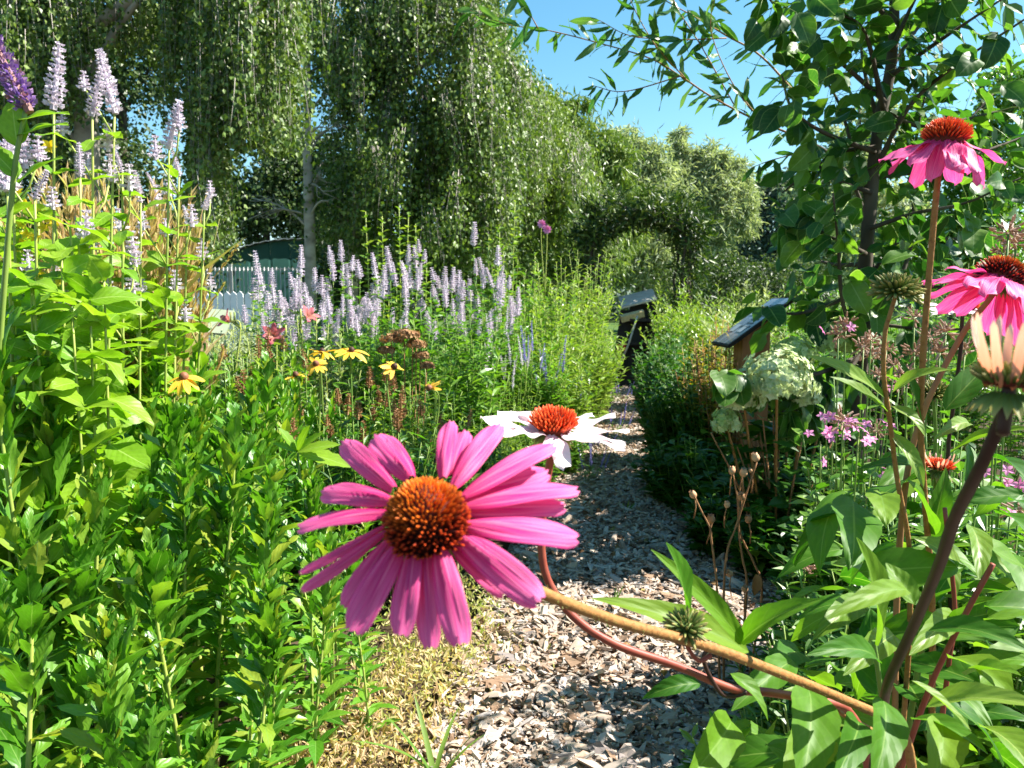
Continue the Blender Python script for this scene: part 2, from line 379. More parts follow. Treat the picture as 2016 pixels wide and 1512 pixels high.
M['brown'] = leafmat('brown_seed', [(.18, .085, .04), (.32, .17, .08), (.42, .26, .12)], .2, .7, .2, tint=(1, .8, .5), tb=1.0)
M['litterleaf'] = leafmat('fallen_leaf', [(.20, .10, .04), (.34, .20, .08), (.12, .07, .04), (.30, .26, .08)], .2, .7, .2, tint=(1, .8, .5), tb=1.0)
M['drypink'] = leafmat('faded_calyx', [(.40, .25, .17), (.52, .36, .27), (.34, .20, .12), (.56, .43, .34)], .35, .6, .2, tint=(1.05, .8, .7), tb=1.1)
M['pink'] = leafmat('pink_floret', [(.70, .22, .46), (.78, .36, .58), (.62, .16, .40)], .35, .55, .25, tint=(1.1, .8, 1), tb=1.1)
M['hydr'] = leafmat('cream_floret', [(.50, .60, .28), (.60, .67, .38), (.66, .70, .48)], .35, .6, .2, tint=(.95, 1, .8), tb=1.0)
M['hydr_g'] = leafmat('green_floret', [(.42, .56, .18), (.55, .66, .28), (.62, .70, .40)], .35, .6, .2, tint=(.95, 1, .7), tb=1.0)
M['yellowf'] = leafmat('yellow_floret', [(.75, .55, .02), (.80, .66, .05)], .35, .55, .2, tint=(1, 1, .4), tb=1.0)
M['lily'] = petalmat('lily_petal', (.62, .35, .18), (.50, .07, .14), .35, .3)
M['pod'] = plain('seed_pod', [(.34, .16, .07), (.52, .28, .14), (.60, .36, .20)], .6, .3, 60, bumpd=.0008)
M['chip'] = plain('wood_chip_wood', [(.13, .075, .045), (.30, .20, .13), (.42, .35, .29), (.25, .15, .09), (.54, .46, .38), (.34, .30, .28), (.44, .34, .25), (.20, .17, .16)], .85, .2, 30, 6, bumpd=.002, stretch=(1, 6, 6), noise_amt=.10)
M['soil'] = plain('soil_surface', [(.02, .014, .009), (.055, .038, .024), (.09, .065, .042)], .95, .1, 6, 10, bumpd=.02, useRnd=False)
M['litter'] = plain('litter', [(.06, .04, .025), (.18, .12, .08), (.30, .24, .19), (.12, .08, .05)], .95, .1, 45, 8, bumpd=.01, useRnd=False)
M['lawn'] = plain('far_grass', [(.03, .07, .015), (.06, .11, .025), (.10, .14, .04)], .95, .1, 1.2, 10, bumpd=.03, useRnd=False)
M['wood'] = plain('brown_timber', [(.16, .06, .025), (.30, .13, .055), (.40, .20, .09)], .6, .3, 6, 8, bumpd=.002, stretch=(9, 9, .8), useRnd=False)
M['wood_l'] = plain('pale_timber', [(.38, .22, .12), (.52, .34, .20)], .7, .25, 6, 8, bumpd=.002, stretch=(9, 9, .8), useRnd=False)
M['wood_d'] = plain('black_timber', [(.012, .010, .009), (.035, .028, .024)], .75, .25, 5, 8, bumpd=.003, stretch=(7, 7, .8))
M['wood_g'] = plain('grey_timber', [(.28, .25, .21), (.48, .44, .39), (.56, .52, .46)], .85, .15, 5, 8, bumpd=.003, stretch=(1, 8, 8), useRnd=False)
M['white'] = plain('white_paint', [(.70, .71, .72), (.80, .80, .80)], .55, .3, 5, useRnd=False)
M['shed'] = plain('green_metal', [(.020, .085, .070), (.030, .115, .095), (.042, .14, .115)], .5, .4, 1.5, 6, useRnd=False)
M['roofm'] = plain('grey_metal_roof', [(.30, .36, .40), (.42, .47, .50)], .35, .5, 1.2, 6, useRnd=False, metal=.3)
M['steel'] = plain('galvanised_steel', [(.26, .28, .28), (.42, .43, .42)], .45, .5, 8, useRnd=False, metal=.4)
M['glassd'] = plain('dark_opening', [(.008, .008, .009), (.02, .02, .02)], .3, .5, 4, useRnd=False)
M['panel'] = plain('sign_print', [(.07, .09, .13), (.12, .15, .20), (.20, .23, .27)], .25, .6, 14, 3, useRnd=False)
M['panel_g'] = plain('sign_back', [(.22, .26, .17), (.28, .32, .22)], .5, .3, 4, useRnd=False)
M['red'] = plain('red_paint', [(.45, .03, .03), (.6, .06, .05)], .5, .3, 5, useRnd=False)
M['straw'] = plain('straw_fill', [(.40, .30, .14), (.62, .52, .30)], .9, .1, 50, bumpd=.004, useRnd=False)

# =================================================================== SETTING
def path_c(d): return .27 + .115*d              # centre line of the chip path
def path_w(d): return .64 - .022*d              # half width
n = 60
gx = np.concatenate([np.linspace(-400, -14, 8), np.linspace(-12, 12, n), np.linspace(14, 400, 8)])
gy = np.concatenate([np.linspace(-40, -3, 6), np.linspace(-2, 20, n), np.linspace(22, 60, 8), np.linspace(80, 900, 8)])
X, Y = np.meshgrid(gx, gy)
Zg = .02*np.sin(X*1.7+1)*np.sin(Y*1.3) + .012*np.sin(X*4.1)*np.cos(Y*3.7)
Zg = np.where((np.abs(X) < 13) & (Y > -2.5) & (Y < 21), Zg-.03, -.03)
V = np.stack([X, Y, Zg], -1).reshape(-1, 3); c = len(gx)
ii, jj = np.meshgrid(np.arange(len(gy)-1), np.arange(c-1), indexing='ij'); a = (ii*c+jj).ravel()
Fg = np.stack([a, a+1, a+c+1, a+c], 1)
cen = V[Fg].mean(1); far = ((cen[:, 1] > 11) | (np.abs(cen[:, 0]) > 9)).astype(int)
put('ground', mesh('ground', V, Fg, mat=[M['soil'], M['lawn']], midx=far), kind='structure')

ds = np.linspace(.3, 10.5, 60); ss = np.linspace(-1, 1, 15)
V = np.array([[path_c(d)+s*path_w(d)*1.08, d, .012+.018*(1-abs(s)**3)+.006*math.sin(9*s+5*d)] for d in ds for s in ss]); c = len(ss)
a = (np.arange(len(ds)-1)[:, None]*c+np.arange(c-1)[None]).ravel()
path = put('path', mesh('path', V, np.stack([a, a+1, a+c+1, a+c], 1), mat=M['litter']), kind='structure')

def chip_mesh(k, L, W, T):
    r = np.random.default_rng(100+k)
    v, f = box((0, 0, 0), (L, W, T))
    v = v + r.normal(size=v.shape)*np.array([L*.12, W*.16, T*.2])
    # taper one end, split the long edges once for an uneven outline
    v[v[:, 0] > 0, 1] *= r.uniform(.35, 1.0)
    m0 = (v[[0, 1, 2, 3]]+v[[4, 5, 6, 7]])/2 + r.normal(size=(4, 3))*np.array([L*.06, W*.16, T*.35])
    V = np.vstack([v, m0]); q = lambda a, b, c_, d: (a, b, c_, d)
    F = np.array([q(0, 1, 3, 2), q(4, 6, 7, 5), q(0, 8, 9, 1), q(8, 4, 5, 9), q(2, 3, 11, 10), q(10, 11, 7, 6),
                  q(0, 2, 10, 8), q(8, 10, 6, 4), q(1, 9, 11, 3), q(9, 5, 7, 11)])
    return V, F
chipT = [chip_mesh(k, L, W, T) for k, (L, W, T) in enumerate([(.042, .015, .006), (.034, .018, .007), (.055, .013, .006), (.026, .016, .006), (.048, .02, .008), (.03, .011, .005), (.07, .018, .008)])]
# positions, nearest first
NCH = 26000
u = rng.random(NCH)
dch = 1.35 + (10.2-1.35)*u**1.75
sch = rng.uniform(-1.06, 1.06, NCH)
xch = path_c(dch)+sch*path_w(dch)
zch = .02+.018*(1-np.abs(sch)**3) + rng.random(NCH)*.014
o_ = np.argsort(dch + 1.5*np.abs(xch/dch-.12)); dch, xch, zch = dch[o_], xch[o_], zch[o_]
sc = np.clip(np.exp(rng.normal(size=NCH)*.42)*.56, .2, 1.5)
def chip_R(N_):
    az = rng.uniform(0, 2*PI, N_); tl = rng.normal(size=N_)*.28; rl = rng.normal(size=N_)*.35
    d = np.stack([np.cos(az)*np.cos(tl), np.sin(az)*np.cos(tl), np.sin(tl)], 1)
    nn = np.stack([np.sin(az)*np.sin(rl), -np.cos(az)*np.sin(rl), np.cos(rl)], 1)
    Yv = nrm(np.cross(nn, d)); Zv = np.cross(d, Yv)
    return np.stack([d, Yv, Zv], 1)
R_ = chip_R(NCH)
kk = rng.integers(0, len(chipT), NCH)
chipM = [mesh('wood_chip', v, f, mat=M['chip'], smooth=False) for v, f in chipT]
for i in range(300):
    put('wood_chip', chipM[kk[i]], path, mat4((xch[i], dch[i], zch[i]+.008), R_[i], sc[i]*1.15))
A = Acc()
for k, (v, f) in enumerate(chipT):
    s_ = np.where(kk[300:] == k)[0]+300
    o = np.stack([xch[s_], dch[s_], zch[s_]], 1)[:, None]+np.einsum('ki,nij->nkj', v, R_[s_])*sc[s_][:, None, None]
    m_ = len(v)
    A.add(o.reshape(-1, 3), (f[None]+(np.arange(len(s_))*m_)[:, None, None]).reshape(-1, 4), None, np.repeat(rng.random(len(s_)), m_))
put('wood_chips', A.mesh('wood_chips', M['chip'], False), path, kind='stuff')

k = 260; dl_ = rng.uniform(1.5, 6, k); sl_ = rng.uniform(-1, 1, k)
put('fallen_leaves', Acc().add(*scatter(six(.3, .5, -.3), np.stack([path_c(dl_)+sl_*path_w(dl_), dl_, .045+.012*(1-np.abs(sl_))+0*dl_], 1), rv(k)*[1, 1, .15], np.array([0, 0, 1.])+rv(k, .35), rng.uniform(.012, .035, k))).mesh('fallen_leaves', M['litterleaf'], False), path, kind='stuff')
k = 9000; dl_ = 1.35+5*rng.random(k)**1.5; sl_ = rng.uniform(-1, 1, k)
put('chip_fines', Acc().add(*scatter(six(.25, .2, 0), np.stack([path_c(dl_)+sl_*path_w(dl_), dl_, .038+.014*(1-np.abs(sl_)**3)+rng.random(k)*.012], 1), rv(k)*[1, 1, .3], np.array([0, 0, 1.])+rv(k, .4), rng.uniform(.004, .014, k))).mesh('chip_fines', M['chip'], False), path, kind='stuff')
# =================================================================== TREES
def strands(starts, L, leafT, gap, size, out=None, sway=.12, spread=.05, taper=.3, down=1.0):
    """hanging strands: returns (twig path list, leaf arrays)"""
    pos = []; dr = []; paths = []
    for i, s in enumerate(starts):
        l = L[i]; k = max(3, int(l/.35))
        d0 = (np.array([0, 0, -1.])*down + (out[i] if out is not None else 0)) + rng.normal(size=3)*sway
        p = [np.array(s)]; d = nrm(d0)
        for j in range(k):
            p.append(p[-1]+d*l/k)
            d = nrm(d + np.array([0, 0, -.35*down]) + rng.normal(size=3)*sway)
        p = np.array(p); paths.append(p)
        m = max(2, int(l/gap)); t = np.sort(rng.random(m))*k
        i0 = np.minimum(t.astype(int), k-1); fr = (t-i0)[:, None]
        pos.append(p[i0]*(1-fr)+p[i0+1]*fr + rng.normal(size=(m, 3))*spread)
        dr.append(np.tile(d0, (m, 1)))
    pos = np.vstack(pos); n_ = len(pos)
    d = np.vstack(dr)*.2 + np.array([0, 0, -.75]) + rv(n_, .55)
    return paths, pos, d
def tree(name, label, cat, base, trunk, limbs, crown_parts, leafT, leafmat_, size, bark, twig_r=.006, group=None, tr=(.2, .06), twigs=True):
    t = thing(name, base, label, cat, group)
    off = np.asarray(base)
    tp = smooth_path(np.asarray(trunk)-off, 5)
    v, f, uv = tube(tp, tr[0], 10, tr[1], .04)
    put('trunk', mesh('trunk', v, f, uv, mat=M[bark]), t)
    for lp, r0, r1 in limbs:
        v, f, uv = tube(smooth_path(np.asarray(lp)-off, 5), r0, 6, r1, .06)
        put('limb', mesh('limb', v, f, uv, mat=M[bark]), t)
    tw = Acc(); cr = Acc()
    for paths, pos, d in crown_parts:
        if twigs:
            for p in paths:
                if len(p) > 2: v, f, uv = tube(p-off, twig_r, 3, twig_r*.4); tw.add(v, f, uv)
        n_ = len(pos)
        # leaf faces turn roughly outwards / to the light with much scatter
        cr.add(*scatter(leafT, pos-off, d, rv(n_)+np.array([.3, -.3, .3]), size*rng.uniform(.6, 1.3, n_)))
    if twigs: put('twigs', tw.mesh('twigs', M[bark]), t, kind='stuff')
    put('crown', cr.mesh('crown', M[leafmat_], False), t, kind='stuff')
    return t
def blob_pts(c, r, n_, shell=.55):
    d = nrm(rv(n_)); rad = rng.uniform(shell, 1, n_)[:, None]
    return np.asarray(c)+d*rad*np.asarray(r), d
def px_blob(px, py, d, rx, ry, rz=None):
    """centre by pixel at distance d, radii in pixels -> metres"""
    k = d/FPX
    return P(px, py, d), np.array([rx*k, (rz if rz is not None else rx)*k, ry*k])

# --- weeping birch on the left, curtains of hanging shoots
d = 9.0
parts = []
cur = []   # (px x, px top y, px bottom y, weight, spread px)
for (x0, x1, yt, yb, nn, dd) in [(365, 440, -260, 470, 160, 9.0), (440, 575, -260, 300, 230, 8.8), (455, 520, -100, 270, 60, 8.6), (-40, 160, -240, 230, 200, 9.4), (380, 425, 120, 505, 90, 9.1),
                                (150, 370, -330, 110, 170, 9.8), (540, 610, -240, 150, 26, 9.0), (-60, 130, 60, 330, 60, 9.6), (300, 380, -200, 240, 26, 9.2)]:
    for i in range(nn):
        x = rng.uniform(x0, x1); dq = dd+rng.normal()*.45
        top = yt+rng.uniform(0, .75)*(yb-yt); end = min(yb, top+rng.uniform(120, 420))
        s = P(x, top, dq); l = s[2]-P(x, end, dq)[2]
        if l > .15: cur.append((s, l))
parts.append(strands([c[0] for c in cur], [c[1] for c in cur], RHW, .019, .05, sway=.07, spread=.045))
b0 = G(165, 9.6)
tree('birch_tree', 'weeping birch with long leafy curtains hanging over the tan grass and green shed', 'tree', b0,
     [b0, P(172, 420, 9.6), P(168, 200, 9.5), P(150, 20, 9.5), P(170, -180, 9.4), P(190, -500, 9.4)],
     [([P(160, 70, 9.5), P(230, 20, 9.3), P(330, -60, 9.2), P(440, -180, 9.0), P(540, -240, 9)], .09, .03),
      ([P(165, 190, 9.5), P(210, 90, 9.4), P(250, 30, 9.3), P(300, -20, 9.2), P(400, -30, 9.1)], .06, .02),
      ([P(152, 30, 9.5), P(80, -60, 9.5), P(0, -120, 9.4)], .06, .02),
      ([P(170, 310, 9.5), P(120, 240, 9.5), P(60, 200, 9.4)], .035, .01)],
     parts, RHW, 'birch', .058, 'bark_pale', .004, tr=(.17, .08))

# --- dark broadleaf trees behind it
def clump_tree(name, label, base, top, blobs, leafT, mat, size, nleaf, bark='bark', tr=(.18, .05), limb_r=.05, group=None, droop=.4, shell=.35):
    pos = []; dr = []
    tot = sum(np.prod(b[1])**(2/3) for b in blobs)
    limbs = []
    base = np.asarray(base, float); top = np.asarray(top, float)
    for bc, br in blobs:
        k = int(nleaf*np.prod(br)**(2/3)/tot)
        # small clumps of leaves inside the blob: uneven outline, gaps
        nc = max(12, k//90)
        cc, cdir = blob_pts(bc, br, nc, shell)
        csz = rng.uniform(.12, .30, nc)*np.mean(br)
        w_ = rng.integers(0, nc, k)
        pp = cc[w_] + rv(k)*csz[w_][:, None]*np.array([1, 1, .8])
        pos.append(pp); dr.append(cdir[w_]*.5+np.array([0, 0, -droop])+rv(k, .6))
        h = min(.92, max(.15, (bc[2]-base[2])/(top[2]-base[2])*.75)); s = base*(1-h)+top*h
        limbs.append(([s, (s*.5+bc*.5)+np.array([0, 0, -.05*np.linalg.norm(bc-s)]), bc], limb_r, limb_r*.3))
        for q in range(3):
            limbs.append(([bc*.6+s*.4, bc*.7+cc[q]*.3, cc[q]], limb_r*.4, limb_r*.12))
    pos = np.vstack(pos); dr = np.vstack(dr)
    mid = (base+top)/2 + np.array([rng.normal()*.1, 0, 0])
    return tree(name, label, 'tree', base, [base, mid, top], limbs, [([], pos, dr)], leafT, mat, size, bark, group=group, tr=tr, twigs=False)

dd = 17.
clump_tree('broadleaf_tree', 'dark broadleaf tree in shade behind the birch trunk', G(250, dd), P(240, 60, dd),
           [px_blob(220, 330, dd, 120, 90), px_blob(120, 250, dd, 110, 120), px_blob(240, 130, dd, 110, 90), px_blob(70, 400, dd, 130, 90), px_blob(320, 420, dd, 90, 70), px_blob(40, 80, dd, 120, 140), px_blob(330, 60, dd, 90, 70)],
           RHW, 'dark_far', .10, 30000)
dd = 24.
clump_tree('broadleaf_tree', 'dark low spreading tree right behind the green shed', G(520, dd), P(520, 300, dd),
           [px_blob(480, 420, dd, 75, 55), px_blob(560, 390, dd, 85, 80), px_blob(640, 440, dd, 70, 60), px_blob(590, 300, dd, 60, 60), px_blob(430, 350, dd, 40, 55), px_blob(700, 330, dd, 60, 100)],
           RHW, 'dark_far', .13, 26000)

# --- thin half-bare tree with grey branches
d = 14.
b0 = G(612, d); t0 = thing('bare_tree', b0, 'slim half-bare tree with pale trunk and dead grey branches by the shed', 'tree')
tp = smooth_path(np.array([b0, P(610, 480, d), P(607, 380, d), P(604, 260, d), P(606, 150, d), P(598, 60, d), P(600, -60, d)])-b0, 6)
v, f, uv = tube(tp, .115, 9, .03, .03); put('trunk', mesh('trunk', v, f, uv, mat=M['bark_pale']), t0)
for i in range(26):
    y = rng.uniform(90, 470); sgn = -1 if rng.random() < .62 else 1
    L = rng.uniform(40, 130)*(.55 if sgn > 0 else 1)
    s = P(606, y, d); e = P(606+sgn*L, y+rng.uniform(-60, 20), d+rng.normal()*.4)
    m_ = (s+e)/2+np.array([0, rng.normal()*.1, rng.uniform(.0, .25)])
    A = Acc(); pp = smooth_path(np.array([s, m_, e])-b0, 4); v, f, uv = tube(pp, .024, 5, .006, .1); A.add(v, f, uv)
    for q in range(5):
        k = rng.integers(3, len(pp)); st = pp[k]
        e2 = st+np.array([sgn*rng.uniform(.05, .4), rng.normal()*.15, rng.uniform(-.3, .3)])
        v, f, uv = tube(smooth_path(np.array([st, (st+e2)/2+rng.normal(size=3)*.05, e2]), 3), .009, 4, .003); A.add(v, f, uv)
    put('branch', A.mesh('branch', M['bark_pale']), t0)
# --- big central birch
def birch(name, label, d, base_px, trunk_px, regions, leafT, mat, size, gap, seedlen, bark='bark_pale', tr=(.16, .05), limbs_px=(), sway=.09, outk=.25, spread=.09, zsp=.9):
    cur = []; outs = []
    for (x0, x1, yt0, yt1, l0, l1, nn) in regions:
        cl = [(rng.random(), rng.random(), rng.normal()) for _ in range(max(3, nn//9))]     # shoots hang in bunches
        for i in range(nn):
            c = cl[rng.integers(len(cl))]; fx = float(np.clip(c[0]+rng.normal()*.035, -.05, 1.05)); x = x0+(x1-x0)*fx
            top = yt0+(yt1-yt0)*(c[1]+rng.normal()*.06)
            dq = d + zsp*c[2] + rng.normal()*.12
            s = P(x, top, dq); l = rng.uniform(l0, l1)*d/FPX
            l = min(l, s[2]-.7)
            if l > .2: cur.append((s, l)); outs.append(np.array([(fx-.5)*outk*2, rng.normal()*outk*.5-.1, 0]))
    pr = strands([c[0] for c in cur], [c[1] for c in cur], leafT, gap, size, outs, sway=sway, spread=spread)
    b0 = G(base_px, d)
    lim = [([P(x, y, d+rng.normal()*.3) for x, y in l], r0, r1) for l, r0, r1 in limbs_px]
    return tree(name, label, 'tree', b0, [b0]+[P(x, y, d) for x, y in trunk_px], lim, [pr], leafT, M_name(mat), size, bark, .006, tr=tr)
def M_name(m): return m
birch('birch_tree', 'tall central birch with rounded drooping crown and forked pale trunk', 15., 690,
      [(692, 500), (705, 420), (725, 300), (760, 200), (790, 60), (800, -150)],
      [(620, 960, -260, 20, 80, 220, 300), (620, 720, -120, 120, 60, 160, 120), (760, 960, -120, 60, 60, 200, 250), (850, 1010, 60, 220, 70, 200, 260), (780, 1000, 200, 330, 60, 190, 300), (640, 760, 20, 130, 50, 150, 110),
       (660, 860, 330, 430, 50, 130, 240), (630, 760, 280, 390, 50, 110, 130), (870, 1010, 320, 420, 60, 140, 200), (740, 880, 130, 240, 50, 130, 130), (650, 720, 150, 300, 40, 110, 28)],
      RHW, 'birch', .075, .024, None, limbs_px=[
          ([(735, 280), (700, 200), (670, 120), (650, 40)], .07, .02), ([(765, 190), (840, 120), (900, 60), (960, 0)], .08, .02),
          ([(725, 300), (800, 260), (870, 240), (950, 230)], .06, .015), ([(700, 420), (780, 380), (860, 370)], .05, .012), ([(712, 380), (660, 320), (640, 260)], .04, .01)], spread=.13)
birch('birch_tree', 'yellow-green weeping birch sloping down beside the open sky', 19., 1040,
      [(1040, 500), (1035, 380), (1020, 240), (1000, 120), (985, 40)],
      [(940, 1010, 20, 120, 50, 130, 90), (980, 1075, 140, 230, 60, 180, 200), (1000, 1100, 190, 300, 60, 190, 240), (1040, 1160, 250, 360, 60, 160, 260), (960, 1060, 300, 420, 60, 140, 200), (1080, 1200, 330, 430, 50, 120, 200), (930, 985, 60, 200, 60, 140, 40)],
      RH, 'birch_b', .105, .028, None, limbs_px=[
          ([(1020, 240), (1060, 200), (1090, 220)], .05, .01), ([(1030, 330), (1090, 290), (1150, 300)], .05, .01), ([(1000, 120), (970, 80), (950, 70)], .04, .01), ([(1035, 380), (990, 340), (960, 330)], .04, .01)], spread=.16)
# --- far willows and others
clump_tree('willow_tree', 'yellowish green willow between the birches and the vine arch', G(1150, 24), P(1150, 260, 24),
           [px_blob(1150, 300, 24, 60, 70), px_blob(1090, 260, 24, 45, 60), px_blob(1190, 340, 24, 60, 70), px_blob(1110, 390, 24, 80, 70), px_blob(1200, 430, 24, 70, 60), px_blob(1150, 480, 24, 90, 50), px_blob(1130, 215, 24, 25, 30)],
           RHN, 'birch_b', .28, 30000, droop=.9)
clump_tree('willow_tree', 'grey-green willow rising straight behind the vine arch', G(1270, 27), P(1265, 290, 27),
           [px_blob(1260, 340, 27, 55, 55), px_blob(1235, 290, 27, 38, 38), px_blob(1290, 320, 27, 38, 40), px_blob(1240, 420, 27, 75, 70), px_blob(1300, 400, 27, 60, 60), px_blob(1270, 500, 27, 90, 60)],
           RHN, 'willow_far', .28, 26000, droop=.7)
clump_tree('willow_tree', 'silvery round-topped willow in front of the bluish tree', G(1390, 29), P(1385, 300, 29),
           [px_blob(1345, 315, 29, 32, 40), px_blob(1400, 320, 29, 38, 36), px_blob(1440, 345, 29, 34, 36), px_blob(1350, 390, 29, 60, 60), px_blob(1420, 400, 29, 60, 55), px_blob(1370, 470, 29, 70, 55), px_blob(1335, 270, 29, 15, 20), px_blob(1450, 430, 29, 40, 40)],
           RHN, 'willow_far', .28, 30000, droop=.4)
clump_tree('far_tree', 'bluish dark tree with sky showing through next to the round leaved tree', G(1510, 40), P(1505, 370, 40),
           [px_blob(1490, 390, 40, 35, 35), px_blob(1535, 380, 40, 40, 40), px_blob(1480, 450, 40, 50, 45), px_blob(1550, 450, 40, 50, 55), px_blob(1430, 500, 40, 45, 35), px_blob(1500, 530, 40, 60, 35)],
           RH, 'haze_far', .26, 20000)
clump_tree('far_tree', 'tall far tree glimpsed through gaps of the round leaved tree', G(1700, 34), P(1690, 200, 34),
           [px_blob(1620, 400, 34, 70, 70), px_blob(1680, 330, 34, 70, 80), px_blob(1750, 420, 34, 80, 90), px_blob(1660, 500, 34, 90, 60), px_blob(1720, 250, 34, 50, 50)],
           RH, 'willow_far', .26, 18000)
clump_tree('broadleaf_tree', 'sunlit green tree behind the upright pink coneflower', G(1930, 11), P(1930, 150, 11),
           [px_blob(1900, 420, 11, 90, 90), px_blob(1990, 330, 11, 90, 110), px_blob(1840, 480, 11, 90, 70), px_blob(1960, 500, 11, 110, 80), px_blob(2010, 180, 11, 70, 90), px_blob(1880, 300, 11, 50, 60)],
           RHW, 'green', .07, 16000, limb_r=.035, tr=(.10, .03))
# dark hedge of shrubs under the trees
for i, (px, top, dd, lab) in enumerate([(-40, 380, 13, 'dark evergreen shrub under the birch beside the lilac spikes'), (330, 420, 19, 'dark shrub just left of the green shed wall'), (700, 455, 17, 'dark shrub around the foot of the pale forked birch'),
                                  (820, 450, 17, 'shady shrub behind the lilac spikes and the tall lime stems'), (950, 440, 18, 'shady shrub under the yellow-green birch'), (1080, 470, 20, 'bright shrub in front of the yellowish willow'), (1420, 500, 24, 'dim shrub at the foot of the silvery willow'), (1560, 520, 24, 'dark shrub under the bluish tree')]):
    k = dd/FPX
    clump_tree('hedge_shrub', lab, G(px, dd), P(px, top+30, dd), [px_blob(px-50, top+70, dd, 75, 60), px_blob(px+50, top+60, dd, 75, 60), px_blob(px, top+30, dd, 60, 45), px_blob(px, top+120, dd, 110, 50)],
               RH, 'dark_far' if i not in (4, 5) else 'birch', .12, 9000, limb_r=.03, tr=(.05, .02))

# far-off wood closing the view, one mass
pos = []
for px in range(-260, 2300, 34):
    top = 505+18*math.sin(px*.011)+rng.normal()*12; dq = 52+rng.normal()*3
    c_, r_ = px_blob(px, top+45, dq, 40, 48)
    q, _ = blob_pts(c_, r_, 420, .3); pos.append(q)
    c_, r_ = px_blob(px, top+95, dq-2, 40, 34); q, _ = blob_pts(c_, r_, 260, .3); pos.append(q)
pos = np.vstack(pos); k = len(pos)
put('far_wood', Acc().add(*scatter(RH, pos, rv(k)+[0, 0, -.2], rv(k), rng.uniform(.35, .7, k))).mesh('far_wood', M['haze_far'], False),
    label='dim far-off woodland closing the view between the trees', cat='woodland', kind='stuff')

# =================================================================== BUILT THINGS
# --- green metal shed with a curved roof
d = 20.; sc0 = P(545, 560, d)
shed = thing('shed', (sc0[0]-.2, d+2.2, 0), 'dark green corrugated metal shed with curved roof behind the fence', 'shed', rz=math.radians(20))
W2 = 2.15; LEN = 5.0; EAVE = 2.0; RISE = .58
def roof_z(x): return EAVE + RISE*(1-(x/W2)**2)
nb = 9
for i in range(nb):      # gable wall of upright ribbed sheets
    x0 = -W2+2*W2*i/nb; x1 = -W2+2*W2*(i+1)/nb; g = .003
    ya = -LEN/2
    V = np.array([[x0+g, ya, 0], [x0+.05, ya-.008, 0], [x1-.05, ya-.008, 0], [x1-g, ya, 0]])
    zt = [roof_z(x0+g), roof_z(x0+.05), roof_z(x1-.05), roof_z(x1-g)]
    Vt = V.copy(); Vt[:, 2] = np.array(zt)-.02
    put('wall_sheet', mesh('wall_sheet', np.vstack([V, Vt]), np.array([[0, 1, 5, 4], [1, 2, 6, 5], [2, 3, 7, 6]]), mat=M['shed'], smooth=False), shed)
A = Acc()
for sx in (-1, 1):
    v, f = box((sx*(W2-.02), 0, EAVE/2), (.04, LEN, EAVE)); A.add(v, f)
v, f = box((0, -LEN/2+.03, (EAVE+.2)/2), (2*W2-.1, .04, EAVE+.2)); A.add(v, f)
v, f = box((0, LEN/2-.03, EAVE/2), (2*W2-.1, .04, EAVE)); A.add(v, f)
put('wall', A.mesh('wall', M['shed'], False), shed)
xs = np.linspace(-W2-.12, W2+.12, 61); prof = np.array([[x, roof_z(x)+.02+.012*math.sin(i*PI/1.5)] for i, x in enumerate(xs)])
V = []
for yy in (-LEN/2-.12, LEN/2+.1):
    for dz in (0, .014): V += [[p[0], yy, p[1]+dz] for p in prof]
k = len(xs); a = np.arange(k-1)
F = np.vstack([np.stack([k+a, k+a+1, 3*k+a+1, 3*k+a], 1), np.stack([a, 2*k+a, 2*k+a+1, a+1], 1), np.stack([a, a+1, k+a+1, k+a], 1)])
put('roof', mesh('roof', np.array(V), F, mat=M['roofm'], smooth=False), shed)
wf = put('window', Acc().add(*box((.62, -LEN/2-.045, 1.42), (.62, .03, .5))).mesh('window', M['glassd'], False), shed)
A = Acc()
for c_, s_ in (((.62, -LEN/2-.06, 1.69), (.74, .04, .06)), ((.62, -LEN/2-.06, 1.15), (.74, .04, .06)), ((.28, -LEN/2-.06, 1.42), (.06, .04, .48)), ((.96, -LEN/2-.06, 1.42), (.06, .04, .48))): A.add(*box(c_, s_))
put('frame', A.mesh('frame', M['glassd'], False), wf)

# --- galvanised bar fence in front of the shed
d = 12.5
x0 = P(320, 560, d)[0]; x1 = P(585, 560, d)[0]; zt = Z(526, d)
fe = thing('bar_fence', (x0, d, 0), 'galvanised vertical bar fence in front of the green shed', 'fence')
nb = 34; bm_ = Acc().add(*tube(np.array([[0, 0, .05], [0, 0, zt*.5], [0, 0, zt]]), .009, 6)).mesh('bar', M['steel'])
for i in range(nb):
    put('bar', bm_, fe, Matrix.Translation(((x1-x0)*i/(nb-1), 0, 0)))
for zz in (.2, zt-.03):
    put('rail', Acc().add(*box(((x1-x0)/2, .02, zz), (x1-x0+.04, .02, .035))).mesh('rail', M['steel'], False), fe)
for xx in (-.03, (x1-x0)/2, x1-x0+.03):
    put('post', Acc().add(*box((xx, .05, (zt+.05)/2), (.05, .05, zt+.05))).mesh('post', M['steel'], False), fe)
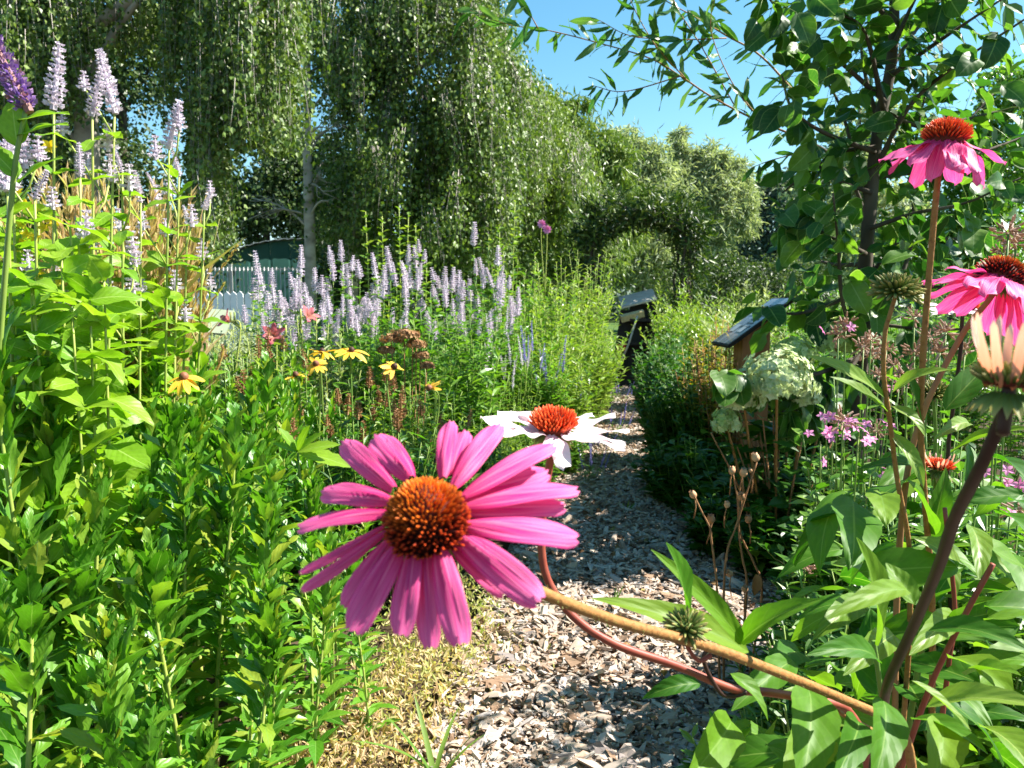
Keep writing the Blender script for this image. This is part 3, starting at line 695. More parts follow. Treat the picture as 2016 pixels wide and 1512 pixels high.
# --- white picket fence nearer
d = 8.
x0 = P(318, 600, d)[0]; x1 = P(545, 600, d)[0]; zt = Z(574, d)
fe = thing('picket_fence', (x0, d, 0), 'low white picket fence behind the pale border plants', 'fence')
pw = .062; nb = int((x1-x0)/.071)
pv = np.array([[-pw/2, -.008, .06], [pw/2, -.008, .06], [pw/2, -.008, zt-.03], [0, -.008, zt], [-pw/2, -.008, zt-.03]]); pv = np.vstack([pv, pv+np.array([0, .016, 0])])
pm = mesh('picket', pv, [np.array([[0, 1, 2, 3, 4], [9, 8, 7, 6, 5]]), np.array([[0, 5, 6, 1], [1, 6, 7, 2], [2, 7, 8, 3], [3, 8, 9, 4], [4, 9, 5, 0]])], mat=M['white'], smooth=False)
for i in range(nb): put('picket', pm, fe, Matrix.Translation((.071*i+.035, rng.normal()*.002, rng.normal()*.005)) @ Matrix.Rotation(rng.normal()*.006, 4, 'Y'))
for zz in (.3, zt-.18): put('rail', Acc().add(*box(((x1-x0)/2, .03, zz), (x1-x0, .035, .06))).mesh('rail', M['white'], False), fe)

# --- information board on the right: sloping printed panel on a timber wedge post
d = 3.3
lo = P(1437, 684, d); hi = P(1562, 588, d+.05)
b0 = np.array([(P(1500, 700, d)[0]), d+.12, 0.])
sg = thing('information_board', b0, 'sloping printed board on a brown timber post beside the white flower head', 'sign')
L_ = hi-lo; Lx = nrm(np.array([L_[0], 0, L_[2]])); Wv = np.array([0, 1., 0]); Nv = np.cross(Lx, Wv); Nv = Nv if Nv[2] > 0 else -Nv
ll = math.hypot(L_[0], L_[2]); ctr = np.array([(lo[0]+hi[0])/2, d+.16, (lo[2]+hi[2])/2])-b0
Rm = np.stack([Lx, Wv, Nv], 1)
put('panel', Acc().add(*box(ctr, (ll, .28, .014), Rm)).mesh('panel', M['wood_d'], False), sg)
pp = put('print', Acc().add(*box(ctr+Nv*.0085, (ll-.02, .26, .003), Rm)).mesh('print', M['panel'], False), sg)
A = Acc()
for i in range(7):     # rows of printed text and two picture fields, too small to read
    A.add(*box(ctr+Nv*.0115+Lx*(ll*.32-i*.026)+Wv*(-.04), (.008, .12-.02*(i % 3), .001), Rm))
put('printed_lines', A.mesh('printed_lines', M['glassd'], False), sg, kind='stuff')
for q in ((-.06, .06), (-.06, -.05), (.06, .08)): put('printed_picture', Acc().add(*box(ctr+Nv*.0115+Lx*q[0]+Wv*q[1], (.05, .06, .001), Rm)).mesh('printed_picture', M['roofm'], False), sg)
# wedge post, top cut parallel to the board
xa = P(1474, 700, d)[0]-b0[0]; xb = P(1529, 700, d)[0]-b0[0]
zt = lambda x: ctr[2]+(x-ctr[0])*Lx[2]/Lx[0]-.014
V = np.array([[xa, -.03, 0], [xb, -.03, 0], [xb, -.03, zt(xb)], [xa, -.03, zt(xa)]]); V = np.vstack([V, V+np.array([0, .14, 0])])
put('post', mesh('post', V, np.array([[0, 1, 2, 3], [7, 6, 5, 4], [0, 4, 5, 1], [1, 5, 6, 2], [2, 6, 7, 3], [3, 7, 4, 0]]), mat=M['wood'], smooth=False), sg)
# --- second board on the left, seen from behind
d = 4.6
b0 = G(398, d)
sg = thing('information_board', b0, 'pale grey-green board back on a light wooden post near the daylilies', 'sign')
c_ = P(408, 632, d+.08)-b0
Rm = np.array(Matrix.Rotation(math.radians(38), 3, 'X') @ Matrix.Rotation(math.radians(6), 3, 'Y'))
put('panel', Acc().add(*box(c_, (.27, .22, .014), Rm)).mesh('panel', M['panel_g'], False), sg)
zt_ = Z(634, d)
Rz = np.array(Matrix.Rotation(math.radians(28), 3, 'Z'))
put('post', Acc().add(*box((0, 0, zt_/2), (.066, .066, zt_), Rz)).mesh('post', M['wood_l'], False), sg)

# --- insect house under the arch: black leaning boards, grey roof
d = 8.6
b0 = np.array([P(1248, 740, d)[0], d, 0.])
ih = thing('insect_house', b0, 'black timber insect house with weathered grey roof under the vine arch', 'insect house')
def IP(px, py, dd=0.): return P(px, py, d+dd)-b0
def board(name, a, b, wd, th, mat, parent=ih, off=(0, 0, 0)):
    a = np.asarray(a)+off; b = np.asarray(b)+off
    Yv = nrm(b-a); Xv = nrm(np.cross(Yv, np.array([0, 1., 0]))); Zv = np.cross(Xv, Yv)
    return put(name, Acc().add(*box((a+b)/2, (wd, np.linalg.norm(b-a), th), np.stack([Xv, Yv, Zv], 1))).mesh(name, M[mat], False), parent)
bz = lambda px: np.array([P(px, 700, d)[0]-b0[0], 0, 0.])
for k, (p1, p2, wd, dd) in enumerate([(1208, 1236, .11, 0), (1224, 1250, .10, .02), (1240, 1262, .10, .0), (1256, 1272, .09, .02), (1276, 1288, .06, .05), (1292, 1294, .05, .06)]):
    e = IP(p2, 612 if k < 4 else 592); e[1] += dd+.12
    s_ = bz(p1); s_[1] += dd
    board('upright_board', s_, e, wd, .03, 'wood_d')
for zz, ln in ((.25, .36), (.52, .34), (.78, .30)):
    board('shelf', np.array([-.2+zz*.18, .05, zz]), np.array([-.2+zz*.18+ln+.05, .05, zz]), .03, .16, 'wood_d')
board('back_board', np.array([.08, .2, .03]), np.array([.18, .24, .95]), .40, .025, 'wood_d')
c_ = IP(1258, 598); Rm = np.array(Matrix.Rotation(math.radians(-14), 3, 'Y') @ Matrix.Rotation(math.radians(24), 3, 'X'))
for q in range(3):
    put('roof_board', Acc().add(*box(c_+np.array([0, -.06+.085*q, .038*q])+np.array([0, .1, .02]), (.40, .09, .02), Rm)).mesh('roof_board', M['wood_g'], False), ih)
put('straw_fill', Acc().add(*box(IP(1245, 622)+np.array([0, .0, 0]), (.26, .06, .07), Rm)).mesh('straw_fill', M['straw'], False), ih)
put('cross_batten', Acc().add(*tube(np.array([IP(1213, 735), IP(1237, 680), IP(1254, 625)])+np.array([0, -.03, .02]), .012, 6)).mesh('cross_batten', M['wood_g']), ih)
put('red_tile', Acc().add(*box(IP(1222, 684)+np.array([0, -.02, 0]), (.09, .04, .07))).mesh('red_tile', M['red'], False), ih)

# =================================================================== BEDDING PLANTS
def along(p, t):
    k = len(p)-1; x = np.clip(t, 0, 1)*k; i = np.minimum(x.astype(int), k-1); f = (x-i)[:, None]
    return p[i]*(1-f)+p[i+1]*f
def bush(name, label, cat, base, R, Ht, nst, npl, T, mat, size, stem='stem_g', group=None, start=.2, spread=.5, up=.45, stem_r=.003, tops=None, flat=1.0, jit=.12):
    """stems fanning out of one crown with leaves spiralling up each of them"""
    o = thing(name, base, label, cat, group)
    ac = Acc(); sa = Acc(); ends = []
    for i in range(nst):
        a = rng.uniform(0, 2*PI); r = math.sqrt(rng.random())
        hh = Ht*rng.uniform(.72, 1.06)*(1-.28*r*r)
        e = np.array([math.cos(a)*R*r, math.sin(a)*R*r*flat, hh]); s = np.array([e[0]*spread*.5, e[1]*spread*.5, 0])
        m_ = (s*.45+e*.55)*np.array([1, 1, 1.0])+np.array([rng.normal()*jit*.3, rng.normal()*jit*.3, 0]); m_[:2] = s[:2]*.6+e[:2]*.4
        p = smooth_path(np.array([s, m_, e]), 4)
        v, f, uv = tube(p, stem_r, 4, stem_r*.5); sa.add(v, f, uv, rng.random())
        t = np.linspace(start, 1, npl)+rng.normal(size=npl)*.01
        pos = along(p, t); ph = rng.uniform(0, 6.28)+np.arange(npl)*2.4
        rad = np.stack([np.cos(ph), np.sin(ph), np.zeros(npl)], 1)
        dr = rad + np.array([0, 0, 1.])*(up+.5*(t[:, None]-.5)) + rv(npl, .18)
        nn = np.array([0, 0, 1.])-rad*.4 + rv(npl, .25)
        ac.add(*scatter(T, pos, dr, nn, size*rng.uniform(.65, 1.15, npl)*(1.08-.45*t**3)))
        ends.append((p[-1], nrm(p[-1]-p[-2])))
    put('stems', sa.mesh('stems', M[stem]), o, kind='stuff')
    put('foliage', ac.mesh('foliage', M[mat], False), o, kind='stuff')
    return o, ends

# flower spikes (whorled), shared meshes
def spike_mesh(name, L, r, nwh, per, mat, k, gapstart=1.0, fl=.011):
    g = np.random.default_rng(k); pos = []; dr = []; sz = []
    zs = np.linspace(0, 1, nwh)
    if gapstart < 1: zs = np.concatenate([[0, .12], np.linspace(.26, 1, nwh-2)])
    for z in zs:
        rr = r*(1-.62*z**2.2)*(.85+.3*g.random())
        for j in range(per):
            a = g.uniform(0, 6.28); q = rr*g.uniform(.35, 1)
            pos.append((math.cos(a)*q, math.sin(a)*q, z*L+g.normal()*L*.009)); dr.append((math.cos(a), math.sin(a), .55+g.normal()*.25)); sz.append(fl*g.uniform(.6, 1.2)*(1-.4*z))
    A = Acc(); v, f, uv = tube(np.array([[0, 0, -.01], [0, 0, L*.5], [0, 0, L*.98]]), r*.45, 6, r*.15); A.add(v, f, uv, .15)
    A.add(*scatter(RHW, np.array(pos), np.array(dr), g.normal(size=(len(pos), 3)), np.array(sz), g.random(len(pos))))
    return A.mesh(name, M[mat], False)
SPK = [spike_mesh('flower_spike', .13, .0175, 12, 36, 'lilac', 1), spike_mesh('flower_spike', .12, .018, 11, 36, 'lilac', 2, .7), spike_mesh('flower_spike', .15, .0165, 13, 36, 'lilac', 3, .7), spike_mesh('flower_spike', .05, .014, 5, 32, 'lilac', 4)]
SPK_MID = SPK[:3]+[spike_mesh('flower_spike', .10, .016, 9, 34, 'lilac', 31), spike_mesh('flower_spike', .14, .0145, 12, 30, 'lilac', 32, .7), spike_mesh('flower_spike', .08, .015, 8, 34, 'lilac', 33)]
SPK_THIN = [spike_mesh('flower_spike', .15, .006, 16, 12, 'blue', 5, fl=.006), spike_mesh('flower_spike', .12, .0055, 14, 12, 'lilac', 6, fl=.006)]
SPK_BR = [spike_mesh('seed_spike', .07, .010, 9, 16, 'brown', 7, fl=.010), spike_mesh('seed_spike', .05, .012, 7, 18, 'brown', 8, fl=.010)]
def add_spikes(o, ends, meshes, frac=1.0, s=1.0, name='flower_spike'):
    for e, dv in ends:
        if rng.random() < frac:
            dv = nrm(dv+np.array([0, 0, 1.0])+rng.normal(size=3)*.22)
            put(name, meshes[rng.integers(len(meshes))], o, Matrix.Translation(Vector(e)) @ rot_to(dv) @ Matrix.Rotation(rng.uniform(0, 6.28), 4, 'Z') @ Matrix.Scale(s*rng.uniform(.75, 1.2), 4))

# --- lilac agastache drift in the middle of the left bed
GA = 'lilac spiked plants drifting across the middle of the bed'
for i, (px, dd, top, R, ns) in enumerate([(525, 3.7, 515, .14, 7), (575, 3.9, 490, .20, 11), (640, 4.0, 487, .22, 13), (700, 4.0, 500, .20, 11), (590, 3.4, 560, .20, 8), (680, 3.6, 560, .22, 8), (780, 3.9, 520, .20, 9), (820, 4.3, 478, .18, 11), (870, 4.3, 480, .22, 12), (940, 4.4, 482, .22, 12), (900, 4.0, 535, .22, 7), (985, 4.2, 525, .18, 8), (760, 3.6, 570, .20, 6)]):
    top_z = Z(top-16, dd)-.10
    o, ends = bush('lilac_spike_plant', 'bushy green plant with upright pale lilac flower spikes in mid bed', 'plant', G(px, dd), R, top_z, 18, 26, S_OV, 'green', .068, group=GA, start=.3, up=.2)
    ends = sorted(ends, key=lambda e: -e[0][2])[:int(ns*1.35)]
    add_spikes(o, ends, SPK_MID, s=.88)
# --- pale fine-leaved plants left of the drift
for i, (px, dd, top, R) in enumerate([(470, 5.2, 585, .3), (560, 5.0, 580, .3), (520, 3.3, 622, .22), (610, 3.2, 630, .2), (440, 3.6, 640, .2), (480, 4.2, 600, .24), (400, 5.6, 596, .25), (560, 3.25, 640, .18), (650, 3.2, 640, .18), (350, 6.6, 584, .28), (430, 6.8, 590, .28), (510, 6.6, 582, .3), (385, 7.2, 578, .2)]):
    bush('pale_border_plant', 'silvery pale fine-leaved plant between the daylilies and the white picket fence', 'plant', G(px, dd), R, Z(top, dd), 30, 24, S_LANCE, 'pale', .06, 'stem_y', 'pale fine-leaved border plants', up=.7)
# --- lush green between the drift and the path
for i, (px, dd, top, R, mt, T, sz) in enumerate([(860, 3.5, 590, .30, 'green', S_LANCE, .085), (930, 3.6, 580, .28, 'green', S_LANCE, .085), (800, 3.3, 610, .26, 'green', S_LANCE, .08), (730, 3.3, 620, .24, 'green', S_LANCE, .08)]):
    bush('leafy_perennial', 'bright green toothed-leaf perennial just below the lilac spikes', 'plant', G(px, dd), R, Z(top, dd), 30, 24, T, mt, sz*1.15, group='leafy perennials below the lilac drift', up=.35)
for i, (px, dd, top, R) in enumerate([(1040, 5.6, 520, .38), (1110, 6.0, 490, .40), (1160, 6.8, 480, .42), (1010, 4.7, 590, .30), (1090, 5.0, 570, .32), (1150, 5.6, 600, .30), (1000, 6.3, 500, .40), (1120, 4.6, 660, .24), (1180, 6.4, 640, .26), (1060, 4.3, 680, .24), (960, 5.6, 520, .3)]):
    bush('willowy_shrub', 'yellow-green willowy shrub with narrow leaves left of the vine arch' if i % 3 else 'fresh green willowy shrub between the yellow-green ones left of the arch', 'shrub', G(px, dd), R, Z(top, dd), 44, 28, S_LANCE, 'ygreen' if i % 3 else 'green', .085, 'stem_y', 'willowy shrubs left of the arch', up=.5)
# tall lime stems rising above the drift
for i, (px, dd, top) in enumerate([(735, 5.2, 372), (790, 5.2, 350), (755, 5.4, 420), (975, 5.6, 322), (960, 5.6, 390), (1000, 5.4, 380), (830, 5.4, 430), (1050, 5.6, 420)]):
    bush('tall_lime_stem', 'tall thin lime-leaved stem rising above the lilac spikes', 'plant', G(px, dd), .10, Z(top, dd), 3, 46, S_OV, 'ygreen', .07, 'stem_y', 'tall lime stems behind the lilac drift', start=.35, up=.35, stem_r=.005)
# mallow with two pink flowers
o, ends = bush('mallow', 'tall mallow stem with two small pink flowers left of the arch', 'plant', G(1072, 5.3), .12, Z(425, 5.3), 4, 40, S_WILLOW, 'ygreen', .07, 'stem_y', start=.3, stem_r=.005)
for px, py in ((1066, 441), (1077, 452)):
    q = P(px, py, 5.2)-G(1072, 5.3); nq = 9
    a = np.arange(nq)*6.28/nq
    put('flower', Acc().add(*scatter(S_OV, np.tile(q, (nq, 1)), np.stack([np.cos(a), -.5+0*a, np.sin(a)], 1), np.tile([0, -1., .2], (nq, 1)), np.full(nq, .034))).mesh('flower', M['pink'], False), o)
    put('flower_stalk', Acc().add(*tube(smooth_path(np.array([q, q+np.array([.0, .03, -.12]), np.array([0, .0, q[2]-.45])]), 3), .003, 4)).mesh('flower_stalk', M['stem_y']), o)
# --- low edging left of the path
for i, (px, dd, top, R, mt) in enumerate([(1010, 4.0, 730, .22, 'ygreen'), (1080, 4.4, 735, .20, 'green'), (1130, 5.2, 740, .20, 'ygreen'), (960, 3.4, 770, .22, 'ygreen'), (900, 3.1, 760, .24, 'ygreen'), (840, 3.0, 740, .22, 'ygreen'), (1060, 3.6, 830, .16, 'green'), (980, 3.1, 860, .18, 'darkg'), (1120, 4.2, 830, .16, 'green'), (900, 2.7, 870, .20, 'darkg'), (820, 2.6, 850, .22, 'darkg'), (1160, 6.2, 745, .2, 'ygreen')]):
    bush('edging_plant', {'ygreen': 'low yellow-green edging plant beside the chip path', 'green': 'low mid-green edging plant beside the chip path', 'darkg': 'low dark green edging plant behind the large pink flower'}[mt], 'plant', G(px, dd), R, max(.10, Z(top, dd)), 34, 20, S_LANCE, mt, .058, group='low edging plants left of the path', up=.3)
# --- low violet speedwell on the path edge
for i, (px, dd, R, nst) in enumerate([(1185, 4.6, .12, 9), (1215, 5.4, .10, 7), (1180, 6.6, .14, 8), (1225, 7.2, .12, 6), (1160, 4.0, .10, 6)]):
    o, ends = bush('violet_spike_plant', 'low plant with thin violet flower spikes leaning over the path edge', 'plant', G(px, dd), R, .16, nst, 9, S_NARROW, 'green', .04, group='violet spikes along the path edge')
    add_spikes(o, ends, SPK_THIN[:1], s=.75)
for i, (px, dd, top, nst) in enumerate([(1040, 4.1, 630, 5), (1080, 4.2, 635, 5), (985, 3.9, 600, 6), (1015, 4.0, 590, 7), (1135, 4.6, 720, 4)]):
    o, ends = bush('tall_violet_plant', 'slender stems tipped with long blue spikes left of the path' if i in (0, 1, 4) else 'slender stems tipped with thin fading lilac spikes beside the lilac drift', 'plant', G(px, dd), .09, Z(top, dd)-.12, nst, 16, S_NARROW, 'green', .055, group='tall violet spikes left of the path')
    add_spikes(o, ends, [SPK_THIN[0] if i in (0, 1, 4) else SPK_THIN[1]], s=1.1)

# --- vine covered arch
d = 9.0; ac0 = np.array([P(1256, 600, d)[0], d, 0.])
ar = thing('vine_arch', ac0, 'leafy living willow arch over the end of the chip path', 'arch')
Rr = .53; zs = Z(476, d); hr = Z(424, d)-zs
def arch_path(off, dy, nn=26):
    p = []
    for z in np.linspace(0, zs, 9)[:-1]: p.append([-Rr-off, dy, z])
    for a in np.linspace(PI, 0, nn): p.append([math.cos(a)*(Rr+off), dy, zs+math.sin(a)*(hr+off)])
    for z in np.linspace(zs, 0, 9)[1:]: p.append([Rr+off, dy, z])
    return np.array(p)
for k, (off, dy) in enumerate([(-.06, -.25), (.0, -.25), (.05, -.22), (-.05, .25), (.02, .25), (.06, .2)]):
    p = arch_path(off, dy); p[1:-1] += rng.normal(size=(len(p)-2, 3))*.02
    put('rod', Acc().add(*tube(smooth_path(p, 2), .016, 5)).mesh('rod', M['bark']), ar)
for k in range(12):
    p = arch_path(0, 0); t = (k+.5)/12*(len(p)-1); c_ = along(p, np.array([t/(len(p)-1)]))[0]
    put('cross_rod', Acc().add(*tube(np.array([c_+[0, -.3, 0], c_+[0, 0, .02], c_+[0, .3, 0]]), .012, 5)).mesh('cross_rod', M['bark']), ar)
p = arch_path(0, 0); nl = 8000
t = rng.random(nl); pos = along(p, t)
rad = pos-np.array([0, 0, zs*.9]); rad[:, 2] = np.where(pos[:, 2] < zs, 0, rad[:, 2]); rad = nrm(rad)
pos = pos+rad*(np.abs(rng.normal(size=nl))*.16-.09)[:, None]*(.6+.3*np.sin(t*31)**2)[:, None]+np.stack([rng.normal(size=nl)*.07, rng.uniform(-.48, .48, nl), rng.normal(size=nl)*.07], 1)
pos[:, 2] = np.maximum(pos[:, 2], .03)
put('foliage', Acc().add(*scatter(S_WILLOW, pos, rad*.5+np.array([0, -.2, -.3])+rv(nl, .5), rv(nl)+rad, rng.uniform(.06, .14, nl))).mesh('foliage', M['willow_arch'], False), ar, kind='stuff')
tw = Acc(); pos = []; dr = []      # long shoots sticking out
for i in range(130):
    c_ = along(p, np.array([rng.uniform(.12, .88)]))[0]; r_ = nrm((c_-np.array([0, 0, zs*.85]))*np.array([1, 0, 1])); L_ = rng.uniform(.10, .32)
    e = c_+r_*L_*.8+np.array([rng.normal()*.1, rng.uniform(-.25, .1), rng.uniform(-.15, .2)]); pp = smooth_path(np.array([c_, (c_+e)/2+[0, 0, .04], e]), 4)
    tw.add(*tube(pp, .004, 4, .002)); pos.append(along(pp, np.linspace(.2, 1, 16))); dr.append(np.tile(nrm(e-c_), (16, 1))+rv(16, .6))
pos = np.vstack(pos); put('shoots', tw.mesh('shoots', M['stem_y']), ar, kind='stuff')
put('shoot_foliage', Acc().add(*scatter(S_WILLOW, pos, np.vstack(dr), rv(len(pos)), rng.uniform(.07, .13, len(pos)))).mesh('shoot_foliage', M['willow_arch'], False), ar, kind='stuff')

# --- right bed, from the arch forwards
for i, (px, dd, top, R, mt) in enumerate([(1350, 8.0, 560, .5, 'ygreen'), (1420, 8.5, 545, .55, 'ygreen'), (1490, 8.0, 548, .5, 'pale'), (1550, 7.5, 560, .5, 'ygreen'), (1390, 7.0, 590, .4, 'ygreen'), (1460, 6.4, 590, .42, 'pale'), (1330, 6.8, 600, .32, 'ygreen'), (1320, 9.4, 550, .4, 'ygreen'), (1600, 7.0, 560, .5, 'green'), (1680, 7.5, 560, .5, 'green')]):
    bush('meadow_plant', {'ygreen': 'tall yellow-green meadow plant to the right of the arch', 'pale': 'silvery pale meadow plant to the right of the arch', 'green': 'tall green meadow plant behind the sloping board'}[mt], 'plant', G(px, dd), R, Z(top, dd), 46, 30, S_WILLOW if i % 2 else S_LANCE, mt, .10, 'stem_y', 'meadow plants right of the arch', up=.8)
for i, (px, dd, top, R) in enumerate([(1330, 4.4, 648, .26), (1380, 4.0, 670, .26), (1310, 5.2, 650, .24), (1400, 3.7, 720, .26), (1340, 3.9, 730, .22), (1300, 4.5, 700, .18), (1310, 6.0, 650, .2)]):
    bush('glossy_shrub', 'dense dark glossy small-leaved shrub on the right edge of the path', 'shrub', G(px, dd), R, Z(top, dd), 72, 28, S_OV, 'darkg', .056, group='dark glossy shrubs right of the path', start=.08, up=.45)
for i, (px, dd, top, R) in enumerate([(1415, 3.6, 622, .17), (1385, 3.8, 640, .14), (1450, 3.5, 655, .16)]):
    bush('amber_shrub', 'small shrub with amber and yellow foliage left of the sloping board', 'shrub', G(px, dd), R, Z(top, dd), 36, 24, S_LANCE, 'amber', .06, 'stem_dry', 'amber shrubs by the sloping board', up=.4)
for i, (px, dd, top, R, mt) in enumerate([(1590, 4.2, 600, .34, 'green'), (1660, 4.6, 590, .36, 'green'), (1740, 4.4, 590, .4, 'green'), (1570, 3.6, 650, .26, 'green'), (1640, 3.4, 680, .28, 'darkg'), (1840, 4.4, 560, .5, 'green'), (1960, 4.0, 540, .5, 'green'), (1900, 5.5, 480, .5, 'green'), (2040, 5.0, 440, .5, 'green')]):
    bush('background_perennial', 'bright green leafy perennial behind the sloping board and round leaved tree', 'plant', G(px, dd), R, Z(top, dd), 40, 24, S_LANCE, mt, .10, group='green perennials behind the board', up=.3)
# shaded undergrowth below the hydrangea
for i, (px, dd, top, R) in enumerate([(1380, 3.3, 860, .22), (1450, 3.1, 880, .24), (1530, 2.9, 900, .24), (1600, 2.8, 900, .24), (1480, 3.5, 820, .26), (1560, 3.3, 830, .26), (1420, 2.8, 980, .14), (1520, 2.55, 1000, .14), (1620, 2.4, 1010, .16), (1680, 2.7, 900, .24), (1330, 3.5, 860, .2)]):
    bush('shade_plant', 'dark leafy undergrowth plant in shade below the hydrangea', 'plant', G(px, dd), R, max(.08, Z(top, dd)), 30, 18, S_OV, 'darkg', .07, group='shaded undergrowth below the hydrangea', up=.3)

# --- hydrangea with cream heads
b0 = G(1545, 2.75)
o, ends = bush('hydrangea', 'hydrangea bush with one large cream flower head beside the sloping board', 'shrub', b0, .30, Z(760, 2.7), 16, 9, S_OV, 'darkg', .12, 'stem_dry', start=.3, up=.1, stem_r=.005)
def floret_head(name, c, r, nfl, mat, parent, fs=.014, squash=.75, seed=0):
    g = np.random.default_rng(seed); dirs = nrm(g.normal(size=(nfl, 3))); dirs[:, 2] = np.abs(dirs[:, 2])*1.2-.42; dirs = nrm(dirs)
    lump = 1+.24*np.sin(dirs[:, 0]*6+seed)*np.cos(dirs[:, 1]*5+seed)+.14*np.sin(dirs[:, 2]*8+dirs[:, 0]*4)
    ctr = np.asarray(c)+dirs*np.asarray(r)*(lump*g.uniform(.86, 1.02, nfl))[:, None]
    A = Acc(); t1 = nrm(np.cross(dirs, g.normal(size=(nfl, 3)))); t2 = np.cross(dirs, t1); rr = g.random(nfl)
    for q in range(4):
        a = q*PI/2; dv = t1*math.cos(a)+t2*math.sin(a)
        A.add(*scatter(RHW, ctr, dv+dirs*.35, dirs, fs*g.uniform(.8, 1.2, nfl), rr))
    return put(name, A.mesh(name, M[mat], False), parent)
for k, (px, py, dd, rpx, rpy, nfl, mt) in enumerate([(1530, 742, 2.6, 62, 42, 900, 'hydr'), (1462, 770, 2.66, 40, 34, 380, 'hydr'), (1430, 825, 2.7, 26, 22, 200, 'hydr_g'), (1562, 690, 2.9, 40, 24, 260, 'hydr_g'), (1650, 665, 2.9, 34, 32, 260, 'hydr_g'), (1585, 770, 2.7, 26, 24, 160, 'hydr')]):
    c_ = P(px, py+8, dd)-b0; k_ = dd/FPX
    floret_head('flower_head', c_, (rpx*k_*.96, rpx*k_, rpy*k_*1.3), int(nfl*.75), mt, o, .017, seed=k)
    put('flower_stem', Acc().add(*tube(smooth_path(np.array([[c_[0]*.2, c_[1]*.2, 0], c_*np.array([.7, .7, .6]), c_]), 4), .005, 5)).mesh('flower_stem', M['stem_br']), o)

# =================================================================== LEFT BED, NEAR
# --- leafy shoots (aster-like): each shoot a plant, each upper leaf a part
LF = [mesh('leaf', *((lambda t: (t[0], t[1], t[2]))(leaf_t(8, .14, .85, .66, .40, cu, .20, tw, .3, 4))), mat=M['shoot']) for cu, tw in ((-.12, .3), (-.28, -.35), (.08, .2), (-.45, .5), (-.02, -.5))]
def make_shoot(k, Ht, nup, nlow):
    g = np.random.default_rng(50+k)
    o = thing('leafy_shoot', (0, 0, 0), 'upright fresh green shoot with toothed lance-shaped leaves in the left foreground bed', 'plant', 'green shoots filling the left foreground bed')
    lean = g.normal(size=2)*.06
    p = smooth_path(np.array([[0, 0, 0], [lean[0]*.3, lean[1]*.3, Ht*.4], [lean[0], lean[1], Ht*.8], [lean[0]*1.2, lean[1]*1.2, Ht]]), 5)
    v, f, uv = tube(p, .0042, 6, .002); put('stem', mesh('stem', v, f, uv, mat=M['stem_y']), o)
    low = Acc(); T6 = six(.19, .4, -.2)
    ntot = nup+nlow
    for i in range(ntot):
        t = .12+.88*(i/(ntot-1))**.85
        ph = i*2.399+g.normal()*.25
        rad = np.array([math.cos(ph), math.sin(ph), 0])
        el = .40+1.0*max(0, t-.30)/.70*1.25+g.normal()*.20      # steeper towards the tip
        dv = nrm(rad*math.cos(el)+np.array([0, 0, math.sin(el)])) if el < 1.5 else nrm(rad*.1+np.array([0, 0, 1.]))
        L = (.080 if t < .82 else .080*(1-(t-.82)/.18*.55))*g.uniform(.62, 1.22)
        pos = along(p, np.array([t]))[0]+rad*.003
        nn = np.array([0, 0, 1.])*math.cos(el)-rad*math.sin(el)+g.normal(size=3)*.15
        if i >= nlow: put('leaf', LF[g.integers(5)], o, mat4(pos, basis(dv, nn), L))
        else: low.add(*scatter(T6, pos[None], dv[None], nn[None], np.array([L*1.1])))
        if t > .35 and g.random() < .5:     # small axillary leaves
            for q in range(2):
                d2 = nrm(dv+np.array([0, 0, .6])+g.normal(size=3)*.35)
                low.add(*scatter(T6, pos[None]+d2*.004, d2[None], nn[None]+g.normal(size=(1, 3))*.3, np.array([L*g.uniform(.3, .55)])))
    put('small_leaves', low.mesh('small_leaves', M['shoot'], False), o, kind='stuff')
    return o
shoots = [make_shoot(0, .70, 40, 20), make_shoot(1, .74, 42, 22), make_shoot(2, .66, 38, 20), make_shoot(3, .78, 42, 22), make_shoot(4, .62, 38, 18)]
far_meshes = []
for k in range(4):       # the same plant with joined leaves for the more distant ones
    g = np.random.default_rng(80+k); Ht = .72; A = Acc(); T6 = six(.17, .4, -.2)
    p = smooth_path(np.array([[0, 0, 0], [.01, .01, Ht*.5], g.normal(size=3)*.03+[0, 0, Ht]]), 5)
    i = np.arange(58); t = .15+.85*(i/57)**.9; ph = i*2.399
    rad = np.stack([np.cos(ph), np.sin(ph), 0*ph], 1); el = (.25+1.3*np.maximum(0, t-.35)/.65)[:, None]
    dv = rad*np.cos(el)+np.array([0, 0, 1.])*np.sin(el)+g.normal(size=(58, 3))*.12
    A.add(*scatter(T6, along(p, t), dv, np.array([0, 0, 1.])*np.cos(el)-rad*np.sin(el)+g.normal(size=(58, 3))*.2, .085*np.where(t > .82, 1-(t-.82)*3.4, 1)*g.uniform(.75, 1.2, 58)))
    v, f, uv = tube(p, .004, 5, .002)
    far_meshes.append((A.mesh('foliage', M['shoot'], False), mesh('stem', v, f, uv, mat=M['stem_y'])))
